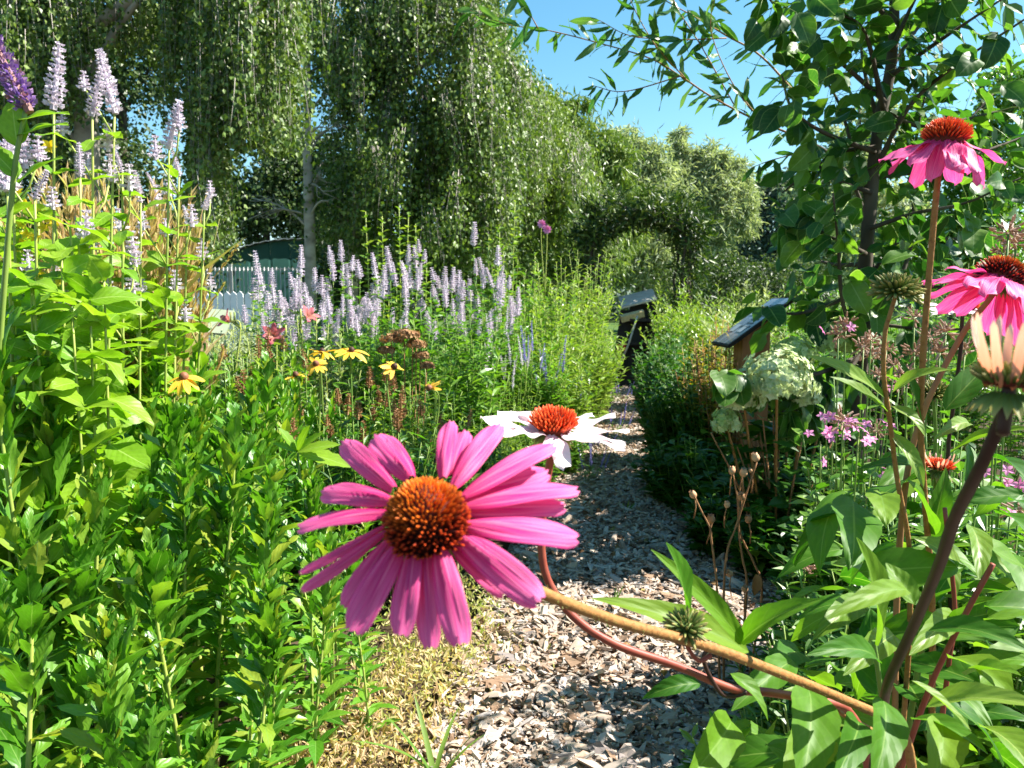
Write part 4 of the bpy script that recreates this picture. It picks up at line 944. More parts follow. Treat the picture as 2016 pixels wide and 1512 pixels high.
# jittered grid over the bed; the bed's right edge follows the path
spots = []
yy = .80
while yy < 3.7:
    sp = .105 if yy < 1.6 else .135
    xl = -.70*yy-.12; xr = min(path_c(yy)-path_w(yy)-.10, -.19*yy+.02 if yy > 1.3 else -.33*yy+.04)
    x = xl
    while x < xr:
        spots.append((x+rng.normal()*.03, yy+rng.normal()*.03)); x += sp
    yy += sp*.9
used = [False]*5; nn_ = 0
for (x, y) in spots:
    edge = (min(path_c(y)-path_w(y), -.19*y+.02) - x)
    # height: falls towards the path, and stays below the sight lines of the photo
    hz = .70+.05*rng.normal()
    if y < 1.25: hz = min(hz, Z(1010, y)+.06*rng.normal()) if x > -.62*y else hz
    if edge < .3: hz *= .62+.38*max(0, edge)/.3
    if x < -.48*y and y > 1.0: hz += .16*min(1, (-x/y-.48)/.15)
    if y > 2.2 and x > -.5: hz *= .85
    s_ = max(.35, hz)/.70
    if y < 2.0:
        k = rng.integers(5)
        if not used[k]: o = shoots[k]; used[k] = True
        else: o = copy_tree(shoots[k])
        o.matrix_basis = Matrix.Translation((x, y, -.02)) @ Matrix.Rotation(rng.uniform(0, 6.28), 4, 'Z') @ Matrix.Diagonal((min(1.08, s_*1.05), min(1.08, s_*1.05), s_*.97, 1))
    else:
        o = thing('leafy_shoot', (x, y, -.02), 'upright fresh green shoot among the joined greenery of the far left bed', 'plant', 'green shoots further back in the left bed', rz=rng.uniform(0, 6.28), s=s_)
        fm = far_meshes[rng.integers(4)]
        put('foliage', fm[0], o, kind='stuff'); put('stem', fm[1], o)
# lighter maple-like leaf cluster poking out
b0 = G(590, 1.75); o = thing('palmate_seedling', b0, 'light green seedling with divided leaves between the shoots and the pink flower', 'plant')
c_ = P(585, 890, 1.72)-b0
v, f, uv = tube(smooth_path(np.array([[0, 0, 0], c_*.5+[.01, 0, .05], c_]), 5), .003, 5); put('stem', mesh('stem', v, f, uv, mat=M['stem_g']), o)
LP = mesh('leaflet', *leaf_t(10, .19, .9, .9, .25, -.15, .12), mat=M['lime'])
for px, py in ((655, 868), (680, 905), (558, 845), (600, 842), (570, 905), (625, 850), (545, 870)):
    e = P(px, py, 1.70)-b0; put('leaflet', LP, o, mat4(c_, basis(e-c_, np.array([.2, -.5, 1.])), np.linalg.norm(e-c_)*1.1))

# --- tall near agastache on the left with large bright leaves
LO = [mesh('leaf', *leaf_t(9, .26, .6, .85, .3, cu, .07, 0, .15), mat=M['lime']) for cu in (-.15, -.35, .05)]
def tall_agastache(px, dd, top_px, spike, label, lean=0., leaf=.095, group=None, spk2=True):
    b0 = G(px-lean*30, dd); o = thing('tall_lilac_plant', b0, label, 'plant', group)
    e = P(px+lean*30, top_px, dd)-b0; e[2] -= spike*.16
    p = smooth_path(np.array([[0, 0, 0], e*np.array([.25, .25, .5]), e]), 7)
    v, f, uv = tube(p, .0045, 6, .0022); put('stem', mesh('stem', v, f, uv, mat=M['stem_y']), o)
    nn = int((e[2]-.25)/.075)
    for i in range(nn):
        t = .2+.76*i/max(1, nn-1); pos = along(p, np.array([t]))[0]; a0 = (i % 2)*PI/2+rng.normal()*.2
        for q in (0, PI):
            rad = np.array([math.cos(a0+q), math.sin(a0+q), .12+rng.normal()*.4])
            put('leaf', LO[rng.integers(3)], o, mat4(pos, basis(rad, np.array([0, 0, 1.])+rng.normal(size=3)*.25), leaf*(1.1-.55*t)*rng.uniform(.8, 1.25)))
        if spk2 and i > nn*.55 and rng.random() < .6:   # side branch with a small spike
            a = rng.uniform(0, 6.28); q = pos+np.array([math.cos(a)*.05, math.sin(a)*.05, .09])
            v, f, uv = tube(np.array([pos, (pos+q)/2+[.006, 0, -.008], q]), .0022, 4); put('side_stem', mesh('side_stem', v, f, uv, mat=M['stem_y']), o)
            put('side_spike', SPK[3], o, Matrix.Translation(Vector(q)) @ Matrix.Rotation(rng.uniform(0, 6), 4, 'Z') @ Matrix.Scale(rng.uniform(.6, 1.), 4))
    put('flower_spike', SPK[rng.integers(3)], o, Matrix.Translation(Vector(e)) @ rot_to(nrm(p[-1]-p[-2]+rng.normal(size=3)*.02)) @ Matrix.Scale(spike*.88, 4))
    return o
for (px, dd, top, s_, ln) in [(90, 1.55, 38, 1.0, .2), (172, 1.6, 100, .75, .1), (203, 1.65, 66, .95, .5), (318, 1.9, 150, 1.0, .3), (338, 2.0, 280, .5, .4), (265, 1.8, 325, .5, .3), (385, 2.1, 350, .5, .5), (18, 1.5, 200, .9, -.1), (232, 1.7, 285, .35, .2), (3, 1.3, 190, .9, 0), (150, 1.55, 260, .5, .1), (60, 1.45, 300, .5, .1), (355, 2.1, 390, .35, .4), (100, 1.75, 470, .6, 0.), (300, 2.3, 330, .4, .2)]:
    tall_agastache(px, dd, top, s_, {90: 'tallest lilac-spiked plant just right of the deep purple spike', 172: 'lilac-spiked plant, shorter of the close pair in front of the birch trunk',
        203: 'lilac-spiked plant, taller of the close pair in front of the birch trunk', 318: 'lone long lilac spike standing above the tan grass plumes'}.get(px, 'short lilac-spiked stem among the bright leaves of the left stand'), ln, group='tall lilac spiked plants in front of the birch')
# filler bright leaf stems without flowers (same stand)
for i in range(52):
    px = rng.uniform(-60, 330); dd = rng.uniform(1.25, 2.3) if px < 200 else rng.uniform(1.95, 2.4); top = rng.uniform(400, 640)+max(0, px-150)*.45
    b0 = G(px, dd); o = thing('lime_leaf_stem', b0, 'leafy bright lime stem without flowers in the tall left stand', 'plant', 'lime leafy stems of the left stand')
    e = P(px+rng.normal()*25, top, dd)-b0; p = smooth_path(np.array([[0, 0, 0], e*np.array([.3, .3, .5]), e]), 6)
    v, f, uv = tube(p, .004, 5, .002); put('stem', mesh('stem', v, f, uv, mat=M['stem_y']), o)
    nn = int(e[2]/.055)
    for q in range(nn):
        t = .3+.7*q/max(1, nn-1); a0 = (q % 2)*PI/2+rng.normal()*.3
        for z in (0, PI):
            put('leaf', LO[rng.integers(3)], o, mat4(along(p, np.array([t]))[0], basis(np.array([math.cos(a0+z), math.sin(a0+z), .12+rng.normal()*.45]), np.array([0, 0, 1.])+rng.normal(size=3)*.55), .108*(1.1-.5*t)*rng.uniform(.75, 1.3)))
# purple butterfly-bush spike reaching in from the left
b0 = G(-60, 1.15); o = thing('purple_spike_shrub', b0, 'deep purple fading flower spike bending in beside the lilac spikes', 'shrub')
a_ = P(52, 208, 1.1)-b0; e_ = P(-16, 76, 1.1)-b0
v, f, uv = tube(smooth_path(np.array([[0, 0, 0], [.02, -.01, .6], P(20, 420, 1.1)-b0, a_]), 6), .005, 6, .003); put('stem', mesh('stem', v, f, uv, mat=M['stem_g']), o)
sm = spike_mesh('purple_spike', .12, .014, 15, 40, 'violet', 11, fl=.009)
put('purple_spike', sm, o, Matrix.Translation(Vector(a_)) @ rot_to(nrm(e_-a_)))
for px, py in ((100, 240), (30, 260), (120, 210), (10, 320), (70, 330)):
    q = P(px, py, 1.1)-b0; s0 = P(35+(py-250)*.0, min(py+30, 400), 1.1)-b0
    put('leaf', LO[0], o, mat4(s0, basis(q-s0, np.array([0, -.4, 1.])), .07))
# yellow loosestrife
b0 = G(62, 1.7)
o, ends = bush('yellow_flower_plant', 'plant with small yellow bell flowers among the lime leaves', 'plant', b0, .06, Z(385, 1.7), 4, 18, S_LANCE, 'green', .07, start=.4)
for k in range(15):
    q = P(62+rng.normal()*26, 455+rng.normal()*45, 1.66)-b0; a = np.arange(5)*1.257+rng.random()
    put('flower', Acc().add(*scatter(S_OV, np.tile(q, (5, 1)), np.stack([np.cos(a), -.6+0*a, np.sin(a)*.8], 1), np.tile([0, -1., .3], (5, 1)), np.full(5, .016))).mesh('flower', M['yellowf'], False), o)
q = P(100, 290, 1.68)-b0; a = np.arange(6)*1.05
put('flower', Acc().add(*scatter(S_OV, np.tile(q, (6, 1)), np.stack([np.cos(a), -.6+0*a, np.sin(a)*.8], 1), np.tile([0, -1., .3], (6, 1)), np.full(6, .02))).mesh('flower', M['yellowf'], False), o)
# --- tan feather grass clump
for (px, dd, nb_, top, lab) in [(205, 2.15, 260, 345, 'clump of tan feather grass with upright plumes behind the lime leaves'), (275, 2.45, 170, 400, 'second tan grass clump with arching stems beside the white picket fence')]:
    b0 = G(px, dd); o = thing('feather_grass', b0, lab, 'grass')
    bl = Acc(); pl = Acc()
    for i in range(nb_):
        a = rng.uniform(0, 6.28); r = math.sqrt(rng.random())
        ht = Z(top, dd)*rng.uniform(.55, 1.0); e = np.array([math.cos(a)*.24*r+rng.normal()*.03, math.sin(a)*.2*r, ht])
        p = smooth_path(np.array([[e[0]*.25, e[1]*.25, 0], e*np.array([.5, .5, .55]), e]), 5)
        bl.add(*tube(p, .0022, 3, .001), rng.random())
        if rng.random() < .7:
            m_ = 34; t = rng.uniform(.78, 1, m_); dv = np.tile(nrm(p[-1]-p[-3]), (m_, 1))+rv(m_, .22)
            pl.add(*scatter(RHN, along(p, t), dv, rv(m_), np.full(m_, .042)))
        else:
            dv = nrm(e-p[0]); k = 5; t = rng.uniform(.2, .7, k)
            pl.add(*scatter(six(.025, .3, -.35), along(p, t), np.tile(dv, (k, 1))+rv(k, .25), rv(k), rng.uniform(.2, .35, k)))
    put('stalks', bl.mesh('stalks', M['tan']), o, kind='stuff'); put('plumes', pl.mesh('plumes', M['tan'], False), o, kind='stuff')
    if px > 250:
        for (x, y) in ((465, 487), (410, 480), (385, 520), (440, 560)):
            e = P(x, y, dd-.3)-b0; p = smooth_path(np.array([[.02, 0, .1], e*np.array([.45, .5, .75]), e]), 7)
            A = Acc().add(*tube(p, .002, 4, .001)); m_ = 40; t = rng.uniform(.86, 1, m_)
            A.add(*scatter(RHN, along(p, t), np.tile(nrm(p[-1]-p[-3]), (m_, 1))+rv(m_, .15), rv(m_), np.full(m_, .018)))
            put('arching_stem', A.mesh('arching_stem', M['tan'], False), o)

# --- black-eyed susans
PY = [mesh('petal', *leaf_t(8, .17, .5, .55, .15, cu, 0, tw), mat=M['petal_y']) for cu, tw in ((-.2, .1), (-.45, -.2), (-.05, .25))]
def dome(name, r, h, mat, nseg=12, nr=6):
    V = [[0, 0, h]]
    for i in range(1, nr+1):
        a = i/nr*PI*.62
        for j in range(nseg): V.append([r*math.sin(a)*math.cos(j*2*PI/nseg), r*math.sin(a)*math.sin(j*2*PI/nseg), h*math.cos(a)])
    F3 = [[0, 1+j, 1+(j+1) % nseg] for j in range(nseg)]
    F4 = [[1+i*nseg+j, 1+(i+1)*nseg+j, 1+(i+1)*nseg+(j+1) % nseg, 1+i*nseg+(j+1) % nseg] for i in range(nr-1) for j in range(nseg)]
    return mesh(name, np.array(V), [np.array(F3), np.array(F4)], mat=M[mat])
def daisy(name, label, cat, px, py, dd, axis, R, npet, droop, cone, petals, group=None, stem='stem_g', ground_px=None, leaves=6, miss=()):
    b0 = G(ground_px if ground_px else px, dd+.03); o = thing(name, b0, label, cat, group)
    c_ = P(px, py, dd)-b0; ax = nrm(axis)
    v, f, uv = tube(smooth_path(np.array([[0, 0, 0], [c_[0]*.4, c_[1]*.4, c_[2]*.55], c_-ax*.06, c_]), 6), .0034, 6, .0026); put('stem', mesh('stem', v, f, uv, mat=M[stem]), o)
    put('cone', cone, o, Matrix.Translation(Vector(c_)) @ rot_to(ax))
    t1 = nrm(np.cross(ax, [0.3, 1, .2])); t2 = np.cross(ax, t1)
    for i in range(npet):
        if i in miss: continue
        a = i*2*PI/npet+rng.normal()*.07; rad = t1*math.cos(a)+t2*math.sin(a)
        dr_ = droop+rng.normal()*.15
        put('petal', petals[rng.integers(len(petals))], o, mat4(c_+rad*.006-ax*.002, basis(rad*math.cos(dr_)-ax*math.sin(dr_), ax*math.cos(dr_)+rad*math.sin(dr_)), R*rng.uniform(.85, 1.1)))
    for i in range(leaves):
        t = rng.uniform(.1, .75); a = rng.uniform(0, 6.28)
        put('leaf', LF[rng.integers(5)], o, mat4(c_*np.array([.4*t, .4*t, t]), basis(np.array([math.cos(a), math.sin(a), .4]), np.array([0, 0, 1.])+rng.normal(size=3)*.2), rng.uniform(.07, .11)))
    return o
dkc = dome('cone', .0105, .013, 'dkcone'); brc = dome('cone', .011, .012, 'brcone')
daisy('black_eyed_susan', 'yellow daisy with brown cone and drooping petals alone above the green shoots', 'flower', 362, 742, 1.75, (.05, -.35, 1), .043, 13, .25, brc, PY)
daisy('black_eyed_susan', 'small yellow daisy with brown cone facing outward below the dark-coned pair', 'flower', 622, 716, 2.45, (-.05, -.75, .8), .034, 12, .1, brc, PY)
daisy('black_eyed_susan', 'largest golden daisy with black cone above the brown-coned one', 'flower', 692, 690, 2.5, (.12, -.3, 1), .052, 12, .15, dkc, PY, miss=(8, 9))
daisy('black_eyed_susan', 'golden daisy with black cone seen edge-on just behind the largest one', 'flower', 634, 692, 2.6, (.05, .15, 1), .045, 12, .0, dkc, PY)
daisy('black_eyed_susan', 'golden daisy with dark cone and ragged petals near the brown flat seed heads', 'flower', 776, 722, 2.4, (.5, -.5, .8), .042, 12, .15, dkc, PY, miss=(5, 6, 7))
daisy('black_eyed_susan', 'faded half-hidden golden daisy low between the seed spikes', 'flower', 582, 738, 2.5, (-.2, -.1, 1), .036, 11, -.1, dkc, PY, miss=(3, 4))
daisy('black_eyed_susan', 'thin golden daisy with few petals close to the white coneflower', 'flower', 845, 764, 2.5, (-.5, -.4, .8), .042, 12, .0, brc, PY, miss=(0, 1, 2, 3, 4))
# --- brown seed-spike perennials and flat brown heads among them
for i, (px, dd, top, R, nst, mt) in enumerate([(480, 2.8, 665, .14, 10, 'ygreen'), (540, 2.9, 650, .14, 10, 'ygreen'), (600, 2.9, 700, .16, 10, 'green'), (660, 2.75, 720, .18, 10, 'ygreen'), (730, 2.8, 690, .18, 10, 'green'), (800, 2.75, 720, .18, 9, 'ygreen'), (440, 2.5, 700, .14, 9, 'green'), (700, 2.4, 770, .2, 8, 'darkg'), (620, 2.35, 790, .18, 7, 'darkg'), (780, 2.4, 790, .2, 8, 'darkg'), (860, 2.65, 790, .18, 7, 'ygreen')]):
    o, ends = bush('seed_spike_plant', {'ygreen': 'yellow-green perennial with short brown seed spikes around the yellow daisies', 'green': 'mid-green perennial with short brown seed spikes around the yellow daisies', 'darkg': 'dark green perennial with brown seed spikes below the yellow daisies'}[mt], 'plant', G(px, dd), R, Z(top, dd)-.04, nst+14, 24, S_LANCE, mt, .066, group='brown seed spikes around the daisies', up=.4)
    add_spikes(o, sorted(ends, key=lambda e: -e[0][2])[:nst], SPK_BR, .5, name='seed_spike')
b0 = G(800, 2.95); o, ends = bush('flat_seed_head_plant', 'plant with flat rusty brown seed heads right of the golden daisies', 'plant', b0, .2, Z(700, 2.95), 14, 18, S_LANCE, 'green', .06)
for k, (px, py, r) in enumerate([(770, 668, 20), (795, 660, 22), (820, 678, 18), (828, 700, 14), (760, 690, 14), (812, 660, 12), (840, 720, 12)]):
    floret_head('seed_head', P(px, py, 2.9)-b0, (r*.0019, r*.0019, r*.0009), 90, 'brown', o, .011, seed=40+k)
    q = P(px, py, 2.9)-b0; put('seed_stem', Acc().add(*tube(smooth_path(np.array([q*np.array([.4, .4, .2]), q*np.array([.8, .8, .7]), q]), 3), .002, 4)).mesh('seed_stem', M['stem_dry']), o)
# --- daylilies
LL = [mesh('petal', *leaf_t(8, .24, .7, .6, .25, cu, 0, 0, .3), mat=M['lily']) for cu in (-.5, -.3)]
for (px, py, dd, ax, lab) in [(452, 634, 3.2, (-.7, -.5, .5), 'dusky pink daylily opening towards the left wooden post'), (604, 626, 3.3, (.6, -.4, .5), 'dusky pink daylily leaning out over the pale foliage'), (540, 662, 3.0, (.1, -.8, .4), 'low dusky pink daylily between the brown seed spikes'), (318, 668, 2.7, (-.5, -.4, .6), 'withered mauve daylily at the edge of the tan grass')]:
    b0 = G(px, dd); o = thing('daylily', b0, lab, 'flower'); c_ = P(px, py, dd)-b0; ax = nrm(ax)
    v, f, uv = tube(smooth_path(np.array([[0, 0, 0], c_*np.array([.6, .6, .6]), c_-ax*.05, c_]), 5), .0035, 5, .003); put('stem', mesh('stem', v, f, uv, mat=M['stem_y']), o)
    t1 = nrm(np.cross(ax, [0.3, 1, .2])); t2 = np.cross(ax, t1)
    for i in range(6):
        rad = t1*math.cos(i*PI/3)+t2*math.sin(i*PI/3); put('petal', LL[i % 2], o, mat4(c_, basis(rad*.55+ax*.85, ax-rad), .052))
    for q in range(2):
        e = c_+np.array([rng.normal()*.02, rng.normal()*.02, .02])-ax*.03
        put('bud', Acc().add(*tube(np.array([c_-ax*.05, (c_-ax*.05+e)/2, e, e+[0, 0, .035]]), .005, 6, .004)).mesh('bud', M['stem_y']), o)

# --- stonecrop carpet and grass at the path's left edge
nS = 9000; yy = rng.uniform(1.25, 2.6, nS); xx = path_c(yy)-path_w(yy)-.12+rng.normal(size=nS)*.13+.05*np.sin(yy*7)
keep = rng.random(nS) < np.clip(1.25-(yy-1.25)*.65, .12, 1); xx, yy = xx[keep], yy[keep]; nS = len(xx)
h_ = np.clip(.075*np.exp(-((xx-(path_c(yy)-path_w(yy)-.16))/.16)**2), .012, 1)*rng.uniform(.3, 1.1, nS)
put('stonecrop', Acc().add(*scatter(S_LANCE, np.stack([xx, yy, h_+.015], 1), rv(nS)+[0, 0, .9], rv(nS), rng.uniform(.010, .026, nS), np.clip(rng.random(nS)*.6+.4*np.clip(1-(yy-1.25)/1.0, 0, 1), 0, .999))).mesh('stonecrop', M['sedum'], False),
    label='low tan and yellow-green stonecrop carpet along the left path edge', cat='ground cover', kind='stuff')
GB = [mesh('blade', *leaf_t(8, .035, .25, .6, .5, cu, 0, 0, 0, 2), mat=M['grass']) for cu in (-.5, -.15, -.9)]
def tuft(px, dd, nb_, L, lab, z0=.02, spread=.5):
    b0 = G(px, dd); b0[2] = z0; o = thing('grass_tuft', b0, lab, 'grass')
    for i in range(nb_):
        a = rng.uniform(0, 6.28); put('blade', GB[rng.integers(3)], o, mat4((rng.normal()*.006, rng.normal()*.006, -.01), basis(np.array([math.cos(a)*spread, math.sin(a)*spread, 1.]), np.array([-math.cos(a), -math.sin(a), spread])), L*rng.uniform(.6, 1.1)))
tuft(850, 1.42, 7, .19, 'tuft of broad arching grass blades on the stonecrop', .03)
tuft(1320, 1.5, 9, .07, 'small grass tuft on chips near the lowest coneflower leaves')
tuft(1370, 1.6, 8, .06, 'tiny grass seedling beside the tuft on the chips', .03)
tuft(1215, 2.25, 5, .09, 'single upright weed shoot in the middle of the chip path', .03, .2)
tuft(1240, 3.4, 9, .10, 'green weed growing in the shaded part of the path', .03)
tuft(1625, 2.0, 26, .12, 'spiky pale grass tuft beside the dry seed stalks', .02, .9)
tuft(1290, 2.9, 6, .06, 'faint sprout where the shade meets the dark shrub', .03)
b0 = G(640, 1.62); o = thing('round_leaf_weed', b0, 'pale heart-shaped leaf weed under the green shoots', 'plant')
LH = mesh('leaf', *leaf_t(8, .5, .28, .75, .15, -.1, .03), mat=M['lime'])
for px, py, s_ in ((628, 1190, .06), (600, 1140, .045), (655, 1150, .04)):
    q = P(px, py+25, 1.6)-b0; put('leaf', LH, o, mat4(q, basis(np.array([rng.normal()*.5, -.3, .5]), np.array([0, -.6, 1.])), s_)); put('leaf_stalk', Acc().add(*tube(np.array([[0, 0, 0], q*.5+[0, 0, .02], q]), .0015, 4)).mesh('leaf_stalk', M['stem_y']), o)

# =================================================================== RIGHT TREE
d0 = 3.06
LQ = [mesh('leaf', *leaf_t(9, .38, .5, .58, .35, cu, 0, tw, .12), mat=M['quince']) for cu, tw in ((-.15, .2), (-.35, -.3), (.05, .3), (-.5, 0))]
b0 = G(1690, d0+.1)
rt = thing('round_leaved_tree', b0, 'small tree with dark trunk and broad rounded leaves over the right bed', 'tree')
def RP(px, py, dd=2.25): return P(px, py, dd*1.36)-b0
v, f, uv = tube(smooth_path(np.array([[0, 0, 0], RP(1692, 800, 2.3), RP(1695, 640), RP(1710, 440), RP(1728, 260), RP(1755, 120), RP(1762, -50), RP(1770, -300)]), 6), .034, 9, .015, .04)
put('trunk', mesh('trunk', v, f, uv, mat=M['bark']), rt)
brs = [([(1705, 500), (1600, 450), (1520, 430)], 2.2, 2.1), ([(1700, 570), (1630, 600), (1565, 618), (1500, 605)], 2.2, 2.1), ([(1722, 300), (1620, 260), (1560, 215), (1540, 150)], 2.2, 2.0),
       ([(1742, 200), (1640, 110), (1560, 50), (1500, -20)], 2.2, 2.0), ([(1718, 380), (1640, 350), (1580, 290)], 2.2, 2.3), ([(1752, 150), (1850, 80), (2000, -20)], 2.2, 2.1),
       ([(1730, 320), (1790, 210), (1880, 130), (2060, 10)], 2.2, 2.0), ([(1712, 450), (1800, 420), (1900, 400), (2010, 350)], 2.2, 2.0), ([(1757, 50), (1690, -30), (1630, -60)], 2.2, 2.1),
       ([(1700, 620), (1780, 570), (1870, 560), (1980, 500)], 2.2, 1.9), ([(1696, 700), (1610, 735), (1500, 742), (1402, 735)], 2.2, 1.85), ([(1700, 660), (1790, 500), (1800, 300), (1830, 150)], 2.2, 2.4),
       ([(1698, 700), (1660, 600), (1650, 480), (1640, 380)], 2.2, 1.95), ([(1700, 640), (1740, 640), (1850, 650), (1960, 640)], 2.25, 2.1), ([(1755, 100), (1800, 0), (1850, -100)], 2.2, 2.2), ([(1760, 0), (1900, -60), (2050, -120)], 2.2, 1.9),
       ([(1715, 420), (1680, 300), (1650, 200), (1600, 120)], 2.25, 2.5), ([(1740, 220), (1820, 250), (1920, 230), (2040, 200)], 2.3, 2.4), ([(1720, 350), (1850, 330), (1960, 290), (2040, 260)], 2.3, 2.5), ([(1735, 260), (1700, 130), (1690, 0)], 2.3, 2.4),
       ([(1697, 690), (1650, 760), (1590, 800), (1540, 810)], 2.2, 1.95), ([(1720, 340), (1780, 300), (1860, 280), (1960, 180)], 2.3, 2.6), ([(1700, 560), (1780, 470), (1900, 470), (2020, 440)], 2.3, 2.6), ([(1750, 140), (1830, 30), (1940, -20)], 2.3, 2.6), ([(1760, -20), (1680, -70), (1560, -60)], 2.3, 2.4), ([(1725, 290), (1650, 300), (1590, 340), (1540, 380)], 2.2, 2.3), ([(1740, 220), (1700, 60), (1620, 20)], 2.2, 2.0), ([(1705, 520), (1640, 520), (1570, 500)], 2.3, 2.5)]
leafs = []
for pts, da, db in brs:
    k = len(pts); p = smooth_path(np.array([RP(x, y, da+(db-da)*i/(k-1)) for i, (x, y) in enumerate(pts)]), 6)
    v, f, uv = tube(p, .0105, 6, .003, .05); put('branch', mesh('branch', v, f, uv, mat=M['bark']), rt)
    ln = np.linalg.norm(np.diff(p, axis=0), axis=1).sum()
    m_ = int(ln/.0145); t = np.sort(rng.uniform(.12, 1, m_))
    pos = along(p, t); tang = nrm(p[-1]-p[0])
    for q in range(m_):
        off = np.cross(tang, rng.normal(size=3)); off = nrm(off)*abs(rng.normal())*.085
        dv = tang*.35+nrm(off)*.7+np.array([0, -.15, -.55])+rng.normal(size=3)*.35
        if pts[-1][1] > 700: dv = dv*np.array([.5, 1, 1])+np.array([0, -.2, -.7]); off = off*.35
        nn = np.array([.3, -.5, .8])+rng.normal(size=3)*.5
        leafs.append((pos[q]+off, dv, nn, rng.uniform(.062, .118), pos[q]))
rng.shuffle(leafs) if False else None
order = sorted(range(len(leafs)), key=lambda i: leafs[i][0][1]-leafs[i][3]*3)
pet = Acc(); rest = Acc()
for j, i in enumerate(order):
    pos, dv, nn, s_, st = leafs[i]
    if j < 300: put('leaf', LQ[rng.integers(4)], rt, mat4(pos, basis(dv, nn), s_))
    else: rest.add(*scatter(S_OV, pos[None], dv[None], nn[None], np.array([s_])))
    if np.linalg.norm(pos-st) > .004: pet.add(*tube(np.array([st, (st+pos)/2+[0, 0, .004], pos]), .0012, 3))
put('leaf_stalks', pet.mesh('leaf_stalks', M['stem_g']), rt, kind='stuff'); put('other_leaves', rest.mesh('other_leaves', M['quince_r'], False), rt, kind='stuff')

# --- willow with long twigs reaching across the sky
dw = 3.4; b0 = G(1740, dw+.48)
wt = thing('young_willow', b0, 'young willow with narrow-leaved twigs arching across the blue sky', 'tree')
def WP(px, py, dd=2.5): return P(px, py, dd*1.36)-b0
v, f, uv = tube(smooth_path(np.array([[0, 0, 0], WP(1735, 700, 2.85), WP(1700, 420, 2.8), WP(1640, 310, 2.7), WP(1560, 265, 2.55)]), 6), .014, 7, .006); put('trunk', mesh('trunk', v, f, uv, mat=M['bark']), wt)
LW = [mesh('leaf', *leaf_t(9, .12, .75, .8, .3, cu, .05, tw, .2), mat=M['willow']) for cu, tw in ((-.2, .4), (-.4, -.5), (.05, .3))]
tws = [[(1560, 265), (1480, 232), (1400, 190), (1340, 150), (1280, 115), (1180, 85), (1080, 60), (1000, 48), (925, 20)], [(1350, 155), (1295, 95), (1255, 30), (1225, -40)], [(1580, 200), (1500, 112), (1430, 70), (1380, 40), (1300, -5), (1240, -50)],
       [(1340, 150), (1230, 180), (1165, 168)], [(1500, 240), (1440, 160), (1400, 60), (1410, -20)], [(1580, 300), (1520, 315), (1480, 330)], [(1430, 75), (1330, 78), (1240, 70), (1180, 40)], [(1450, 215), (1380, 90), (1330, 10), (1320, -40)], [(1060, 57), (1040, 20), (1025, -20)]]
for pts in tws:
    p = smooth_path(np.array([WP(x, y, 2.5+.02*i*(1 if len(pts) > 4 else -1)) for i, (x, y) in enumerate(pts)]), 6)
    tg = put('twig', Acc().add(*tube(p, .005 if len(pts) > 5 else .003, 6, .0014)).mesh('twig', M['stem_br']), wt)
    ln = np.linalg.norm(np.diff(p, axis=0), axis=1).sum(); m_ = int(ln/.026)
    for q in range(m_):
        t = (q+rng.random())/m_; tang = nrm(p[min(len(p)-1, int(t*(len(p)-1))+1)]-p[int(t*(len(p)-1))])
        dv = tang*.6+np.array([-.1, 0, -.75])+rng.normal(size=3)*.4
        if rng.random() < .2: dv = tang+np.array([0, 0, .5])+rng.normal(size=3)*.3
        put('leaf', LW[rng.integers(3)], tg, mat4(along(p, np.array([t]))[0], basis(dv, rng.normal(size=3)+np.array([0, -.6, .3])), rng.uniform(.075, .13)))

# =================================================================== CONEFLOWERS
def cone_mesh(name, r, h, nsp, sl, mat, flare=.35, seed=0, lo=.08):
    """dome core with spines in spirals; uv.y runs base->tip"""
    g = np.random.default_rng(seed); A = Acc(); pos = []; dr = []; sz = []; ff = []
    for i in range(nsp):
        f = (i+.5)/nsp; th = math.acos(1-f*(1-lo))          # equal-area over the upper dome
        ph = i*2.39996
        n_ = np.array([math.sin(th)*math.cos(ph), math.sin(th)*math.sin(ph), math.cos(th)])
        pos.append(n_*np.array([r, r, h])*.86); d_ = nrm(n_*np.array([1, 1, r/h])+np.array([0, 0, flare])); dr.append(d_+g.normal(size=3)*.09); sz.append(sl*(.6+.5*min(1, f*1.8))*g.uniform(.78, 1.15)); ff.append(f)
    k = 5; a = np.arange(k)*2*PI/k
    prof = [(0, .115), (.5, .11), (.85, .085), (1.0, .03)]
    TV = np.vstack([np.stack([np.cos(a)*q[1], np.full(k, q[0]), np.sin(a)*q[1]], 1) for q in prof]); TU = np.vstack([np.stack([a*0, np.full(k, q[0])], 1) for q in prof])
    TF = np.array([[m_*k+j, m_*k+(j+1) % k, (m_+1)*k+(j+1) % k, (m_+1)*k+j] for m_ in range(3) for j in range(k)])
    q = scatter((TV, TF, TU), np.array(pos), np.array(dr), g.normal(size=(nsp, 3)), np.array(sz), g.random(nsp)); q[2][:, 0] = np.repeat(ff, len(TV))
    A.add(*q)
    return A.mesh(name, M[mat])
